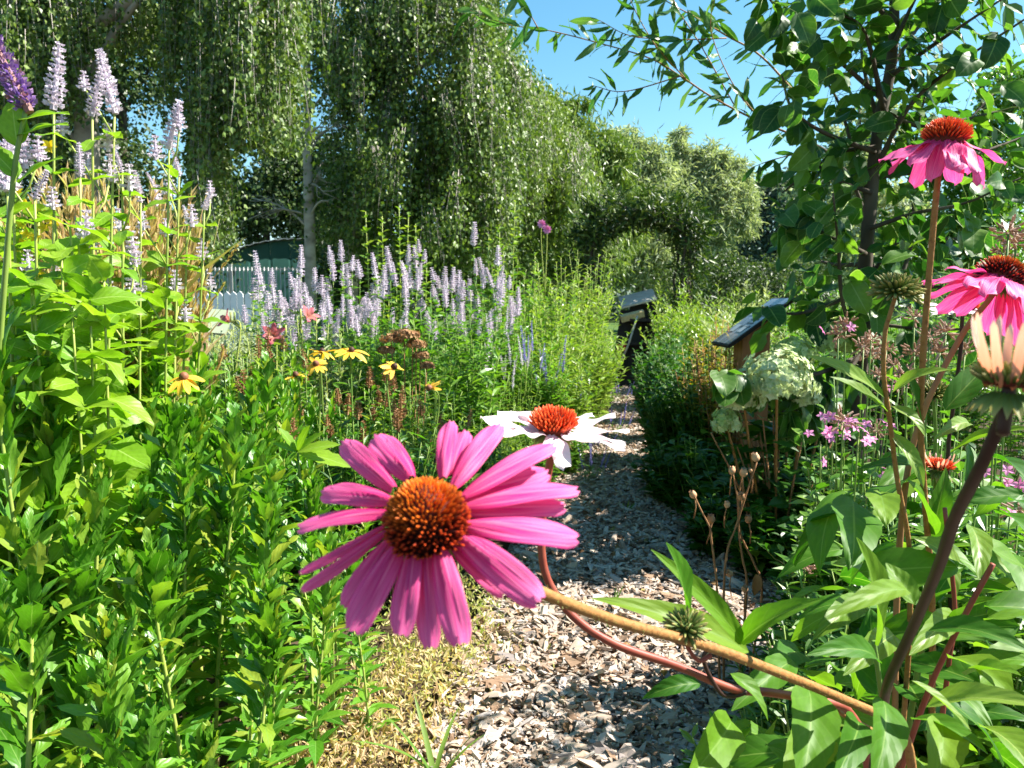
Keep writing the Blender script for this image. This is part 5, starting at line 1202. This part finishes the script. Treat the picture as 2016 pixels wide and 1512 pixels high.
def petal_bez(name, base, tip, width, nrm_hint, bulge=.0, mat='petal', nseg=12, ncol=6, roll=0., a=.38, b=.22, flatk=.0):
    base = np.asarray(base, float); tip = np.asarray(tip, float); dv = tip-base; L = np.linalg.norm(dv)
    B = basis(dv, nrm_hint); Xv, Yv, Zv = B
    if roll: Xv, Zv = Xv*math.cos(roll)+Zv*math.sin(roll), Zv*math.cos(roll)-Xv*math.sin(roll)
    V = []; U = []; y0 = a/(a+b); mx_ = y0**a*(1-y0)**b
    for i in range(nseg+1):
        y = i/nseg*.985+.0; wv = width*.5*max(.16, (max(y, .02)**a*(1-y)**b)/mx_)
        for j in range(ncol+1):
            s = -1+2*j/ncol
            notch = -.035*L*(.5-.5*math.cos(s*3*PI))*(y**6)
            z = bulge*L*4*y*(1-y)*.5 + width*.13*math.cos(s*2.4*PI)*(.3+.7*math.sin(PI*min(1, y*1.05))) - width*.16*s*s + width*.05*math.sin(y*7+s*3)
            V.append(base+Yv*(y*L+notch)+Xv*s*wv+Zv*z); U.append((j/ncol, y))
    c = ncol+1; F = [(i*c+j, i*c+j+1, (i+1)*c+j+1, (i+1)*c+j) for i in range(nseg) for j in range(ncol)]
    return mesh(name, np.array(V), np.array(F), np.array(U), mat=M[mat])
LC = [mesh('leaf', *leaf_t(14, .20, .55, .85, .35, cu, .03, tw, .15, 6, dr), mat=M['cone_leaf']) for cu, tw, dr in ((-.15, .15, -.05), (-.35, -.2, -.1), (.10, .2, -.15), (-.05, -.3, -.3))]
def pleaf(parent, b0, bp, tp, wpx, db, dt=None, arch=.12, roll=0., mat='cone_leaf', nh=None):
    """one leaf from pixel base to pixel tip at the given distances, with its own curve"""
    dt = db if dt is None else dt
    a_ = P(*bp, db)-b0; e_ = P(*tp, dt)-b0; dv = e_-a_; L = np.linalg.norm(dv); wd = wpx*db/FPX
    nh = np.array([.15, -.55, .8]) if nh is None else nh
    B = basis(dv, nh); Xv, Yv, Zv = B
    if roll: Xv, Zv = Xv*math.cos(roll)+Zv*math.sin(roll), Zv*math.cos(roll)-Xv*math.sin(roll)
    T = leaf_t(14, .5, .55, .85, .0, 0, .035, 0, 0, 6)
    V = []
    tw = rng.normal()*.25
    for (x, y, z) in T[0]:
        lat = x*wd; up_ = arch*L*4*y*(1-y) + abs(lat)*.42 + wd*.05*math.sin(y*11+x*5)*abs(x)*2
        tt = tw*y; q = Xv*math.cos(tt)+Zv*math.sin(tt)
        V.append(a_+Yv*y*L+q*lat+Zv*up_)
    return put('leaf', mesh('leaf', np.array(V), T[1], T[2], mat=M[mat]), parent)
def stem_px(parent, b0, pts, r0, r1, mat, name='stem', tail=None, sides=9):
    p = [P(x, y, dd)-b0 for x, y, dd in pts]
    if tail is not None: p = tailed(p, tail)
    v, f, uv = tube(smooth_path(np.array(p), 8), r0, sides, r1, .015); return put(name, mesh(name, v, f, uv, mat=M[mat]), parent)

ROOT = np.array([.35, .66, 0.])
# --- main pink flower, facing up and towards us
D = .30
o = thing('coneflower', ROOT, 'large open pink coneflower with orange cone leaning over the chip path', 'flower'); b0 = ROOT
ax = nrm(np.array([-.10, -.62, .72]))
cc = P(838, 1018, D)-b0; axc = nrm(np.array([-.13, -.34, .93]))
kx = D/FPX
hd = put('cone', dome('cone', .0126, .0186, 'core', 20, 9), o, Matrix.Translation(Vector(cc-axc*.004)) @ rot_to(axc))
put('spines', cone_mesh('spines', .0136, .0198, 640, .0058, 'spine', .5, 3, -.35), hd, kind='stuff')
HI = (Matrix.Translation(Vector(cc-axc*.004)) @ rot_to(axc)).inverted()
pet_list = [((875, 930), (886, 827), 38, 0), ((893, 925), (915, 846), 42, -.004), ((900, 948), (986, 832), 46, 0), ((921, 968), (1094, 872), 46, .002), ((915, 975), (1082, 926), 58, -.005), ((927, 990), (1142, 960), 50, 0), ((925, 1005), (1117, 995), 48, -.004),
            ((923, 1030), (1144, 1057), 62, .001), ((904, 1050), (1068, 1188), 62, 0), ((886, 1064), (998, 1172), 42, -.006), ((866, 1080), (908, 1275), 54, .002), ((838, 1084), (846, 1282), 46, -.003), ((812, 1082), (786, 1256), 52, .001), ((780, 1078), (688, 1247), 60, .001), ((764, 1068), (676, 1200), 46, -.006),
            ((752, 1052), (590, 1168), 24, -.002), ((748, 1040), (586, 1132), 18, -.004), ((748, 1005), (584, 1036), 52, 0), ((758, 980), (630, 968), 50, .002), ((765, 955), (671, 868), 46, 0), ((803, 930), (737, 856), 56, .001)]
for i, (b_, t_, wd, lift) in enumerate(pet_list):
    bp = P(b_[0]*.9+838*.1, b_[1]*.9+1010*.1, D)-b0; tp = P(*t_, D)-b0
    # depth from the flower's own plane (perpendicular to its axis), petals drooping a little towards the tip
    def on_plane(q, drop):
        r_ = nrm(q+b0-np.array([0, 0, H])); q0 = cc-ax*.005-ax*drop; t = np.dot(q0+b0-np.array([0, 0, H]), ax)/np.dot(r_, ax)
        t = np.clip(t, D*.72, D*1.45)
        return np.array([0, 0, H])+r_*t-b0
    bp2 = on_plane(bp, -lift); tp2 = on_plane(tp, .010-lift)
    put('petal', petal_bez('petal', bp2, tp2, wd*kx*1.08*(.5+.5*np.linalg.norm(tp2+b0-np.array([0, 0, H]))/D), ax+rng.normal(size=3)*.12, .05+rng.random()*.05, roll=(.9 if i in (15, 16) else rng.normal()*.12)), hd, HI)
stem_px(o, b0, [(845, 1040, .315), (930, 1100, .335), (1070, 1168, .36), (1220, 1225, .40), (1400, 1275, .45), (1560, 1335, .50), (1680, 1385, .545), (1760, 1420, .58)], .0028, .0042, 'stem_br', tail=(0, 0, 0))
hp = smooth_path(np.array([P(x, y, dd)-b0 for x, y, dd in [(1070, 1168, .36), (1220, 1225, .40), (1400, 1275, .45), (1560, 1335, .50), (1680, 1385, .545), (1760, 1420, .58)]]), 8)
k = 1500; tt = rng.random(k); hd_ = nrm(rv(k)); hq = along(hp, tt)
put('stem_hairs', Acc().add(*scatter((RHN[0]*np.array([.7, 1, .7]), RHN[1], RHN[2]), hq+hd_*.0030, hd_, rv(k), rng.uniform(.0008, .0022, k))).mesh('stem_hairs', M['stem_y'], False), o, kind='stuff')
# the sepals behind it
A = Acc(); a = np.arange(22)*2*PI/22; t1 = nrm(np.cross(ax, [1., 0, 0])); t2 = np.cross(ax, t1); rr = np.outer(np.cos(a), t1)+np.outer(np.sin(a), t2)
A.add(*scatter(S_LANCE, cc-ax*.010+rr*.006, rr-ax*.35, np.tile(ax, (22, 1)), np.full(22, .014))); put('sepals', A.mesh('sepals', M['bract'], False), hd, HI)
dl = .52
for (bp, tp, wd, db, dt, ar_, rl) in [((1458, 1266), (1618, 1180), 62, .50, .47, .10, 0), ((1462, 1268), (1282, 1082), 46, .50, .46, .06, .5), ((1351, 1216), (1311, 1068), 62, .46, .44, .05, -.2), ((1474, 1284), (1165, 1178), 60, .52, .50, .10, .2)]:
    pleaf(o, b0, bp, tp, wd, db, dt, ar_, rl)
# side bud on the stem
def bud(parent, b0, px, py, dd, ax, r, nm='bud', mat='bract', n_=90, fl=.012):
    c_ = P(px, py, dd)-b0; ax = nrm(ax)
    b_ = put(nm, dome(nm, r*.8, r*.8, 'stem_g', 12, 6), parent, Matrix.Translation(Vector(c_)) @ rot_to(ax))
    put('bracts', cone_mesh('bracts', r, r*.8, n_, fl, mat, .1, n_, -.35), b_, kind='stuff'); return c_
q = bud(o, b0, 1350, 1236, .44, (-.1, -.3, 1), .006, n_=70, fl=.009)
stem_px(o, b0, [(1350, 1243, .442), (1352, 1270, .445), (1375, 1300, .45), (1400, 1290, .452)], .0012, .0016, 'stem_rd', 'bud_stalk')

# --- generic coneflower with shared petal meshes
PP = [mesh('petal', *leaf_t(12, .19, .35, .28, .0, cu, 0, tw, .25, 6), mat=M['petal']) for cu, tw in ((-.15, .1), (-.30, -.15), (-.08, .2))]
PW = [mesh('petal', *leaf_t(12, .155, .35, .28, .0, cu, 0, tw, .25, 6), mat=M['petal_pale']) for cu, tw in ((-.06, .1), (-.20, -.15), (.08, .2))]
PO = [mesh('petal', *leaf_t(12, .065, .30, .30, .0, cu, 0, tw, .2, 4), mat=M['petal_or']) for cu, tw in ((.05, .1), (.25, -.15), (-.12, .3))]
def coneflower(label, b0, px, py, dd, ax, R, npet, droop, rc, hc, petals, spine, stem_pts, stem_mat, tail, seed, nsp=260, sl=.006, jd=.12, flare=.3, r0=.0026, r1=.0038, skip=()):
    o = thing('coneflower', b0, label, 'flower'); ax = nrm(ax); c_ = P(px, py, dd)-b0
    hd = put('cone', dome('cone', rc*.9, hc*.9, 'core', 16, 8), o, Matrix.Translation(Vector(c_)) @ rot_to(ax))
    put('spines', cone_mesh('spines', rc, hc, nsp, sl, spine, flare, seed, -.1), hd, kind='stuff')
    t1 = nrm(np.cross(ax, [0.2, .9, .1])); t2 = np.cross(ax, t1); g = np.random.default_rng(seed)
    Mi = (Matrix.Translation(Vector(c_)) @ rot_to(ax)).inverted()
    for i in range(npet):
        if i in skip: continue
        a = i*2*PI/npet+g.normal()*.08; rad = t1*math.cos(a)+t2*math.sin(a); dr_ = droop+g.normal()*jd
        put('petal', petals[g.integers(len(petals))], hd, Mi @ mat4(c_+rad*rc*.75-ax*.003, basis(rad*math.cos(dr_)-ax*math.sin(dr_), ax*math.cos(dr_)+rad*math.sin(dr_)), R*g.uniform(.9, 1.1)))
    A = Acc(); a = np.arange(20)*2*PI/20; rr = np.outer(np.cos(a), t1)+np.outer(np.sin(a), t2)
    A.add(*scatter(S_LANCE, c_-ax*.004+rr*.004, rr-ax*.6, np.tile(ax, (20, 1)), np.full(20, .015)))
    sp_ = put('sepals', A.mesh('sepals', M['bract'], False), o)
    p = tailed([c_-ax*.001, c_-ax*.02]+[P(x, y, q)-b0 for x, y, q in stem_pts], tail)
    v, f, uv = tube(smooth_path(np.array(p), 8), r0, 8, r1, .015); put('stem', mesh('stem', v, f, uv, mat=M[stem_mat]), o)
    return o
w_ = coneflower('nearly white coneflower with red-orange cone behind the large pink one', ROOT+[-.06, .05, 0], 1090, 838, .52, (.05, -.20, 1), .042, 16, -.06, .0135, .0105, PW, 'spine_r',
           [(1088, 880, .525), (1072, 980, .53), (1066, 1080, .53), (1082, 1150, .53), (1130, 1215, .53), (1210, 1268, .53), (1330, 1310, .54), (1440, 1355, .55), (1520, 1364, .56), (1640, 1385, .58)], 'stem_rd', (0, 0, 0), 21, nsp=260, sl=.0065, flare=.9)
for (bp, tp, wd, db, dt, ar_, rl) in [((1438, 1326), (1512, 1420), 48, .54, .52, .12, .2), ((1379, 1346), (1264, 1376), 36, .54, .53, .15, 0)]:
    pleaf(w_, ROOT+[-.06, .05, 0], bp, tp, wd, db, dt, ar_, rl)
stem_px(w_, ROOT+[-.06, .05, 0], [(1400, 1270, .54), (1385, 1300, .54), (1415, 1360, .545), (1440, 1370, .55), (1470, 1362, .55)], .0014, .002, 'stem_dk', 'side_stem')
# tall right flower seen from the side
R2 = np.array([.46, .78, 0.])
c2 = coneflower('tall upright pink coneflower with swept-down petals against the round leaves', R2, 1862, 272, .68, (.06, -.10, 1), .040, 18, .50, .0165, .016, PP, 'spine_r',
           [(1848, 340, .685), (1838, 440, .69), (1826, 580, .70), (1816, 720, .71), (1813, 860, .73), (1822, 1000, .75), (1832, 1120, .77)], 'stem_br', (0, 0, 0), 22, nsp=300, sl=.0065, flare=.6)
for (bp, tp, wd, db, dt, ar_, rl) in [((1815, 855), (1764, 700), 30, .73, .70, .05, .2), ((1830, 1050), (1785, 945), 60, .76, .72, .06, 0), ((1832, 1060), (1862, 920), 52, .76, .76, .05, .3), ((1822, 930), (1686, 925), 26, .74, .70, .12, 0)]:
    pleaf(c2, R2, bp, tp, wd, db, dt, ar_, rl)
R3 = np.array([.60, .86, 0.])
c3 = coneflower('pink coneflower tilting away with a dark underside at the right of the tall one', R3, 1968, 548, .74, (.42, .10, .9), .052, 16, .45, .019, .020, PP, 'spine',
           [(1900, 650, .755), (1840, 760, .76), (1812, 830, .77)], 'stem_dry', (-.12, -.02, 0), 23, nsp=300, sl=.007)
R4 = np.array([.80, 1.22, 0.])
c4 = coneflower('small shaded pale coneflower with red cone behind the tilted pink one', R4, 1898, 604, 1.12, (.05, -.05, 1), .040, 13, .10, .0165, .014, PW, 'spine_r', [(1890, 700, 1.13), (1870, 850, 1.16)], 'stem_dk', (-.03, 0, 0), 24, nsp=200)
# close young flower with upright orange petals on a dark stem
R5 = np.array([.245, .60, 0.])
c5 = coneflower('close young coneflower with upright orange-pink petals on a thick dark stem', R5, 1988, 752, .31, (.08, .0, 1), .029, 14, -1.22, .0110, .005, PO, 'bract',
           [(1975, 820, .315), (1930, 920, .33), (1880, 1020, .36), (1850, 1110, .39), (1800, 1230, .44), (1750, 1340, .49), (1738, 1400, .53)], 'stem_dk', (0, 0, 0), 25, nsp=120, sl=.006, jd=.10, flare=.6, r0=.0026, r1=.0040)
for (bp, tp, wd, db, dt, ar_, rl) in [((1787, 1162), (1628, 1220), 46, .44, .40, .12, 0), ((1800, 1190), (1744, 1108), 50, .44, .46, .04, .2), ((1827, 1242), (2030, 1285), 52, .46, .42, .14, 0), ((1740, 1380), (1716, 1550), 78, .50, .44, .10, .1), ((1795, 1340), (1912, 1440), 30, .48, .46, .05, .5), ((1728, 1302), (1588, 1290), 50, .52, .48, .14, 0)]:
    pleaf(c5, R5, bp, tp, wd, db, dt, ar_, rl)
R6 = np.array([.42, .88, 0.])
c6 = coneflower('small opening coneflower with short red-orange petals among big leaves', R6, 1848, 918, .78, (.05, -.05, 1), .017, 16, -.95, .012, .006, PO, 'spine_r', [(1846, 980, .785), (1838, 1080, .80), (1825, 1200, .82)], 'stem_g', (0, 0, 0), 26, nsp=160, sl=.005)
pleaf(c6, R6, (1838, 1060), (1880, 1180), 44, .79, .74, .1); pleaf(c6, R6, (1836, 1080), (1760, 1150), 44, .79, .76, .1)
# green bud on its own stem
R7 = np.array([.36, .74, 0.]); o = thing('coneflower_bud', R7, 'green spiky coneflower bud on a slim brown stem left of the tall pink one', 'flower')
bud(o, R7, 1764, 572, .66, (.12, -.15, 1), .011, n_=150, fl=.012)
stem_px(o, R7, [(1764, 580, .66), (1752, 620, .662), (1742, 660, .665), (1740, 740, .67), (1752, 830, .68), (1766, 940, .69), (1785, 1040, .70)], .0018, .0028, 'stem_br', tail=(0, 0, 0))
for (bp, tp, wd, db, dt, ar_, rl) in [((1743, 784), (1590, 700), 34, .675, .64, .05, .2), ((1747, 812), (1634, 742), 40, .68, .66, .04, -.1), ((1758, 772), (1872, 728), 38, .675, .65, .12, 0), ((1755, 800), (1822, 860), 32, .68, .66, .12, 0), ((1750, 850), (1818, 960), 30, .69, .66, .1, 0)]:
    pleaf(o, R7, bp, tp, wd, db, dt, ar_, rl, 'cone_leaf_lit')
R8 = np.array([.47, .95, 0.]); o = thing('coneflower_bud', R8, 'low green coneflower bud half hidden by leaves under the tall stem', 'flower')
bud(o, R8, 1838, 775, .84, (-.1, -.2, 1), .010, n_=110, fl=.011); stem_px(o, R8, [(1838, 783, .84), (1842, 860, .85), (1840, 1000, .87)], .0018, .0026, 'stem_g', tail=(0, 0, 0))
# --- leafy base of the clump: broad leaves by hand, then a fill
R9 = np.array([.50, .74, 0.]); o = thing('coneflower_foliage', R9, 'broad leafy base shoots of the coneflower clump in the right foreground', 'plant')
stem_px(o, R9, [(1860, 1000, .70), (1880, 1200, .70), (1870, 1290, .70)], .002, .003, 'stem_rd', tail=(-.11, 0, 0)); stem_px(o, R9, [(1955, 1110, .62), (1900, 1210, .63), (1850, 1310, .65)], .0022, .003, 'stem_rd', tail=(-.21, 0, 0))
stem_px(o, R9, [(1720, 1262, .6), (1730, 1330, .6), (1740, 1420, .61)], .002, .0028, 'stem_g', tail=(-.20, 0, 0)); stem_px(o, R9, [(1593, 1357, .58), (1650, 1400, .6), (1720, 1440, .62)], .002, .0028, 'stem_br', tail=(-.16, -.02, 0))
for (bp, tp, wd, db, dt, ar_, rl) in [((1722, 1268), (1686, 1058), 74, .60, .56, .06, .1), ((1593, 1357), (1575, 1560), 98, .56, .48, .10, 0), ((1823, 1393), (2060, 1395), 66, .54, .48, .10, 0), ((1867, 1295), (1996, 1376), 74, .62, .56, .10, .2), ((1795, 1416), (1945, 1485), 54, .56, .50, .10, 0), ((1440, 1420), (1350, 1540), 84, .58, .50, .08, .2),
        ((1610, 1430), (1540, 1560), 90, .60, .52, .08, 0), ((1871, 893), (2040, 845), 44, .72, .66, .08, 0), ((1907, 875), (1893, 962), 30, .70, .66, .05, .4), ((1860, 807), (1955, 708), 52, .80, .82, .05, 0), ((1909, 834), (1838, 866), 28, .74, .70, .12, 0), ((1910, 1035), (1926, 1142), 44, .66, .60, .1, 0), ((1755, 1012), (1668, 1078), 34, .72, .66, .16, 0),
        ((1890, 1120), (1800, 1060), 46, .68, .68, .1, 0), ((1870, 1250), (1960, 1180), 56, .66, .62, .1, 0), ((1880, 1210), (1790, 1290), 50, .66, .60, .1, 0), ((1900, 1330), (2010, 1330), 60, .60, .56, .1, 0), ((1650, 1400), (1520, 1370), 50, .62, .58, .12, 0), ((1690, 1420), (1640, 1540), 70, .58, .50, .1, 0), ((1850, 1420), (1840, 1560), 76, .54, .48, .1, 0), ((1930, 1430), (2040, 1530), 70, .52, .46, .1, 0),
        ((1950, 900), (2030, 960), 50, .72, .66, .1, 0), ((1960, 1010), (2040, 1070), 50, .68, .62, .1, 0), ((1700, 1180), (1600, 1260), 52, .72, .66, .1, 0), ((1760, 1250), (1660, 1330), 54, .66, .60, .1, 0), ((1730, 1130), (1640, 1110), 40, .80, .76, .1, 0), ((1800, 900), (1720, 980), 44, .86, .80, .1, 0), ((1560, 1300), (1440, 1400), 60, .66, .60, .1, 0)]:
    pleaf(o, R9, bp, tp, wd, db, dt, ar_, rl, 'cone_leaf' if rng.random() < .7 else 'cone_leaf_lit')
for i in range(120):
    px = rng.uniform(1420, 2060); py = rng.uniform(1180 if px < 1650 else 930, 1600); dd = rng.uniform(.66, 1.05)
    if px < 1560 and py < 1380: continue
    q = P(px, py, dd)-R9
    if q[2] < .12: continue
    a = rng.uniform(0, 6.28); put('leaf', LC[rng.integers(4)], o, mat4(q, basis(np.array([math.cos(a), math.sin(a)*.7-.2, rng.normal()*.35]), np.array([0, -.3, 1.])+rng.normal(size=3)*.35), rng.uniform(.06, .11)))
# --- rest of the right near bed
for i, (px, dd, top, R, mt, T, sz) in enumerate([(1650, 1.15, 1180, .12, 'darkg', S_LANCE, .05), (1720, 1.3, 1040, .16, 'green', S_LANCE, .07), (1800, 1.35, 980, .2, 'green', S_LANCE, .07), (1900, 1.3, 900, .2, 'green', S_LANCE, .08), (1990, 1.2, 900, .2, 'green', S_LANCE, .08), (1600, 1.5, 1180, .14, 'darkg', S_LANCE, .05), (1680, 1.6, 1050, .16, 'darkg', S_LANCE, .06), (1780, 1.8, 900, .22, 'darkg', S_OV, .06), (1880, 1.8, 860, .22, 'darkg', S_OV, .06), (1980, 1.7, 860, .24, 'green', S_OV, .06), (1560, 1.25, 1330, .10, 'green', S_LANCE, .05), (1480, 1.3, 1420, .09, 'green', S_LANCE, .05)]):
    bush('right_bed_perennial', ('dark round-leaved perennial' if T is S_OV and mt == 'darkg' else 'green round-leaved perennial' if T is S_OV else 'dark narrow-leaved perennial' if mt == 'darkg' else 'green narrow-leaved perennial')+' in the bed behind the coneflower stems', 'plant', G(px, dd), R, max(.1, Z(top, dd)), 26, 20, T, mt, sz*1.1, group='perennials behind the coneflower stems', up=.35)
# soapwort: faded tan-pink calyx clusters and a few pink flowers
CAL = []
for k in range(3):
    g = np.random.default_rng(300+k); A = Acc(); m_ = 26
    for q in range(m_):
        e = nrm(g.normal(size=3)+[0, 0, .6])*g.uniform(.012, .034); dv = nrm(e+g.normal(size=3)*.006)
        A.add(*tube(np.array([e*.2, e*.7, e]), .0008, 3), .3); A.add(*tube(np.array([e, e+dv*.006, e+dv*.014, e+dv*.017]), .0034, 6, .0022), g.random())
    CAL.append(A.mesh('calyx_cluster', M['drypink'], False))
g_ = np.random.default_rng(9)
def soapwort(px, dd, heads, lab, R=.12):
    b0 = G(px, dd); o, _ = bush('soapwort', lab, 'plant', b0, R, max(.15, Z(np.median([h[1] for h in heads])+15, dd)), 20, 16, S_OV, 'green', .062, 'stem_g', start=.15)
    for (x, y, kind) in heads:
        q = P(x, y, dd+g_.normal()*.06)-b0
        v, f, uv = tube(smooth_path(np.array([[q[0]*.4, q[1]*.4, 0], q*np.array([.8, .8, .6]), q]), 4), .0018, 5); put('flower_stem', mesh('flower_stem', v, f, uv, mat=M['stem_g']), o)
        if kind != 'p': put('calyx_cluster', CAL[g_.integers(3)], o, Matrix.Translation(Vector(q)) @ Matrix.Rotation(g_.uniform(0, 6), 4, 'Z') @ Matrix.Scale(g_.uniform(.55, .8), 4))
        if kind != 'd':
            for w2 in range(7 if kind == 'p' else 2):
                c_ = q+g_.normal(size=3)*.016+np.array([0, -.015, .012]); a = np.arange(5)*1.257; ax_ = nrm(g_.normal(size=3)*.5+[0, -.7, .7]); t1 = nrm(np.cross(ax_, [1, .2, 0])); t2 = np.cross(ax_, t1); rr = np.outer(np.cos(a), t1)+np.outer(np.sin(a), t2)
                put('flower', Acc().add(*scatter(S_OV, c_+rr*.001, rr+ax_*.1, np.tile(ax_, (5, 1)), np.full(5, .012)), ).mesh('flower', M['pink'], False), o)
soapwort(1690, 1.75, [(1650, 660, 'm'), (1665, 640, 'd'), (1700, 685, 'd'), (1720, 700, 'd'), (1745, 690, 'd'), (1730, 740, 'd'), (1760, 720, 'd'), (1770, 760, 'm'), (1715, 670, 'd')], 'soapwort with faded tan-pink flower clusters in front of the dark tree trunk')
soapwort(1850, 1.6, [(1800, 625, 'd'), (1862, 655, 'd'), (1900, 690, 'd'), (1830, 665, 'd'), (1800, 695, 'd'), (1850, 695, 'd'), (1785, 740, 'd')], 'soapwort with dried pale clusters between the tall and tilted coneflowers')
soapwort(1670, 1.6, [(1640, 840, 'p'), (1690, 860, 'p'), (1615, 870, 'p'), (1725, 850, 'm'), (1660, 830, 'm'), (1740, 960, 'p')], 'low soapwort with fresh pink flowers below the rounded leaves')
soapwort(1990, 1.4, [(1985, 460, 'd'), (2000, 480, 'd'), (1975, 500, 'd'), (2005, 1010, 'd'), (1965, 970, 'p'), (1950, 1150, 'd'), (1985, 1100, 'd')], 'tall dried soapwort stem beside the tilted pink coneflower')
soapwort(1600, 1.5, [(1592, 1205, 'd'), (1610, 1232, 'd'), (1585, 1120, 'd')], 'withered brown soapwort bits low behind the broad coneflower leaves', .06)
# --- dry campion stalks with seed capsules
b0 = G(1455, 1.85); o = thing('dry_seed_stalk', b0, 'dry brown branching stalk with open seed capsules standing at the path edge', 'plant')
def pod_mesh():
    prof = [(.0, .002), (.12, .0055), (.4, .0085), (.7, .0080), (.92, .0058), (1.0, .0062)]; k = 10; a = np.arange(k)*2*PI/k
    V = np.vstack([np.stack([np.cos(a)*r, np.sin(a)*r, np.full(k, z*.018)], 1) for z, r in prof])
    for j in range(k):      # teeth round the mouth
        V[-k+j, 2] += .003*(j % 2)
    V = np.vstack([V, np.stack([np.cos(a)*.004, np.sin(a)*.004, np.full(k, .010)], 1)])
    F = np.array([[m_*k+j, m_*k+(j+1) % k, (m_+1)*k+(j+1) % k, (m_+1)*k+j] for m_ in range(6) for j in range(k)])
    return mesh('seed_capsule', V, F, mat=M['pod'])
pm = pod_mesh()
def QP(px, py, dd=1.75): return P(px, py, dd)-b0
mains = [[(1412, 1172), (1407, 1110), (1400, 1060), (1398, 1040), (1378, 1000), (1368, 978)], [(1425, 1172), (1432, 1085), (1448, 1040), (1470, 970), (1490, 910)], [(1470, 1165), (1462, 1100), (1455, 1050), (1452, 985), (1443, 932)], [(1500, 1172), (1485, 1110), (1458, 1050), (1455, 985), (1462, 930)], [(1398, 1040), (1402, 1028)]]
for k, pts in enumerate(mains):
    p = [QP(x, y, 1.72+.02*k) for x, y in pts]
    if k < 4: p = [np.array([p[0][0]*.6, p[0][1]*.6, 0])]+p
    put('stalk', Acc().add(*tube(smooth_path(np.array(p), 5), .0032, 6, .0018, .06)).mesh('stalk', M['stem_dry']), o)
for (x, y, s_) in [(1368, 976, 1), (1400, 1026, 1.15), (1441, 930, 1), (1463, 934, 1.1), (1490, 904, 1.1), (1432, 995, .85), (1460, 978, 1.1), (1474, 1025, 1), (1440, 1128, 1), (1466, 1160, .9), (1480, 925, .6)]:
    q = QP(x, y, 1.74); put('seed_capsule', pm, o, Matrix.Translation(Vector(q)-Vector((0, 0, .006))) @ rot_to(nrm(rng.normal(size=3)*.35+[0, -.2, 1])) @ Matrix.Scale(s_, 4))
    st = QP(x+rng.normal()*8, y+45, 1.75); put('capsule_stalk', Acc().add(*tube(np.array([st, (st+q)/2+rng.normal(size=3)*.003, q]), .0014, 4)).mesh('capsule_stalk', M['stem_dry']), o)
put('dry_leaf', mesh('dry_leaf', *leaf_t(8, .25, .6, .8, .5, -.3), mat=M['brown']), o, mat4(QP(1488, 1130), basis(np.array([.1, -.1, -1.]), np.array([.3, -1., 0])), .055))
# small white plant tag
b0 = G(1665, 2.3); o = thing('plant_tag', b0, 'small white plastic plant tag stuck beneath the undergrowth', 'tag')
put('stake', Acc().add(*box((0, 0, .05), (.012, .002, .12))).mesh('stake', M['white'], False), o); put('plate', Acc().add(*box((.01, -.004, .12), (.06, .002, .03), np.array(Matrix.Rotation(.25, 3, 'Y')))).mesh('plate', M['white'], False), o)
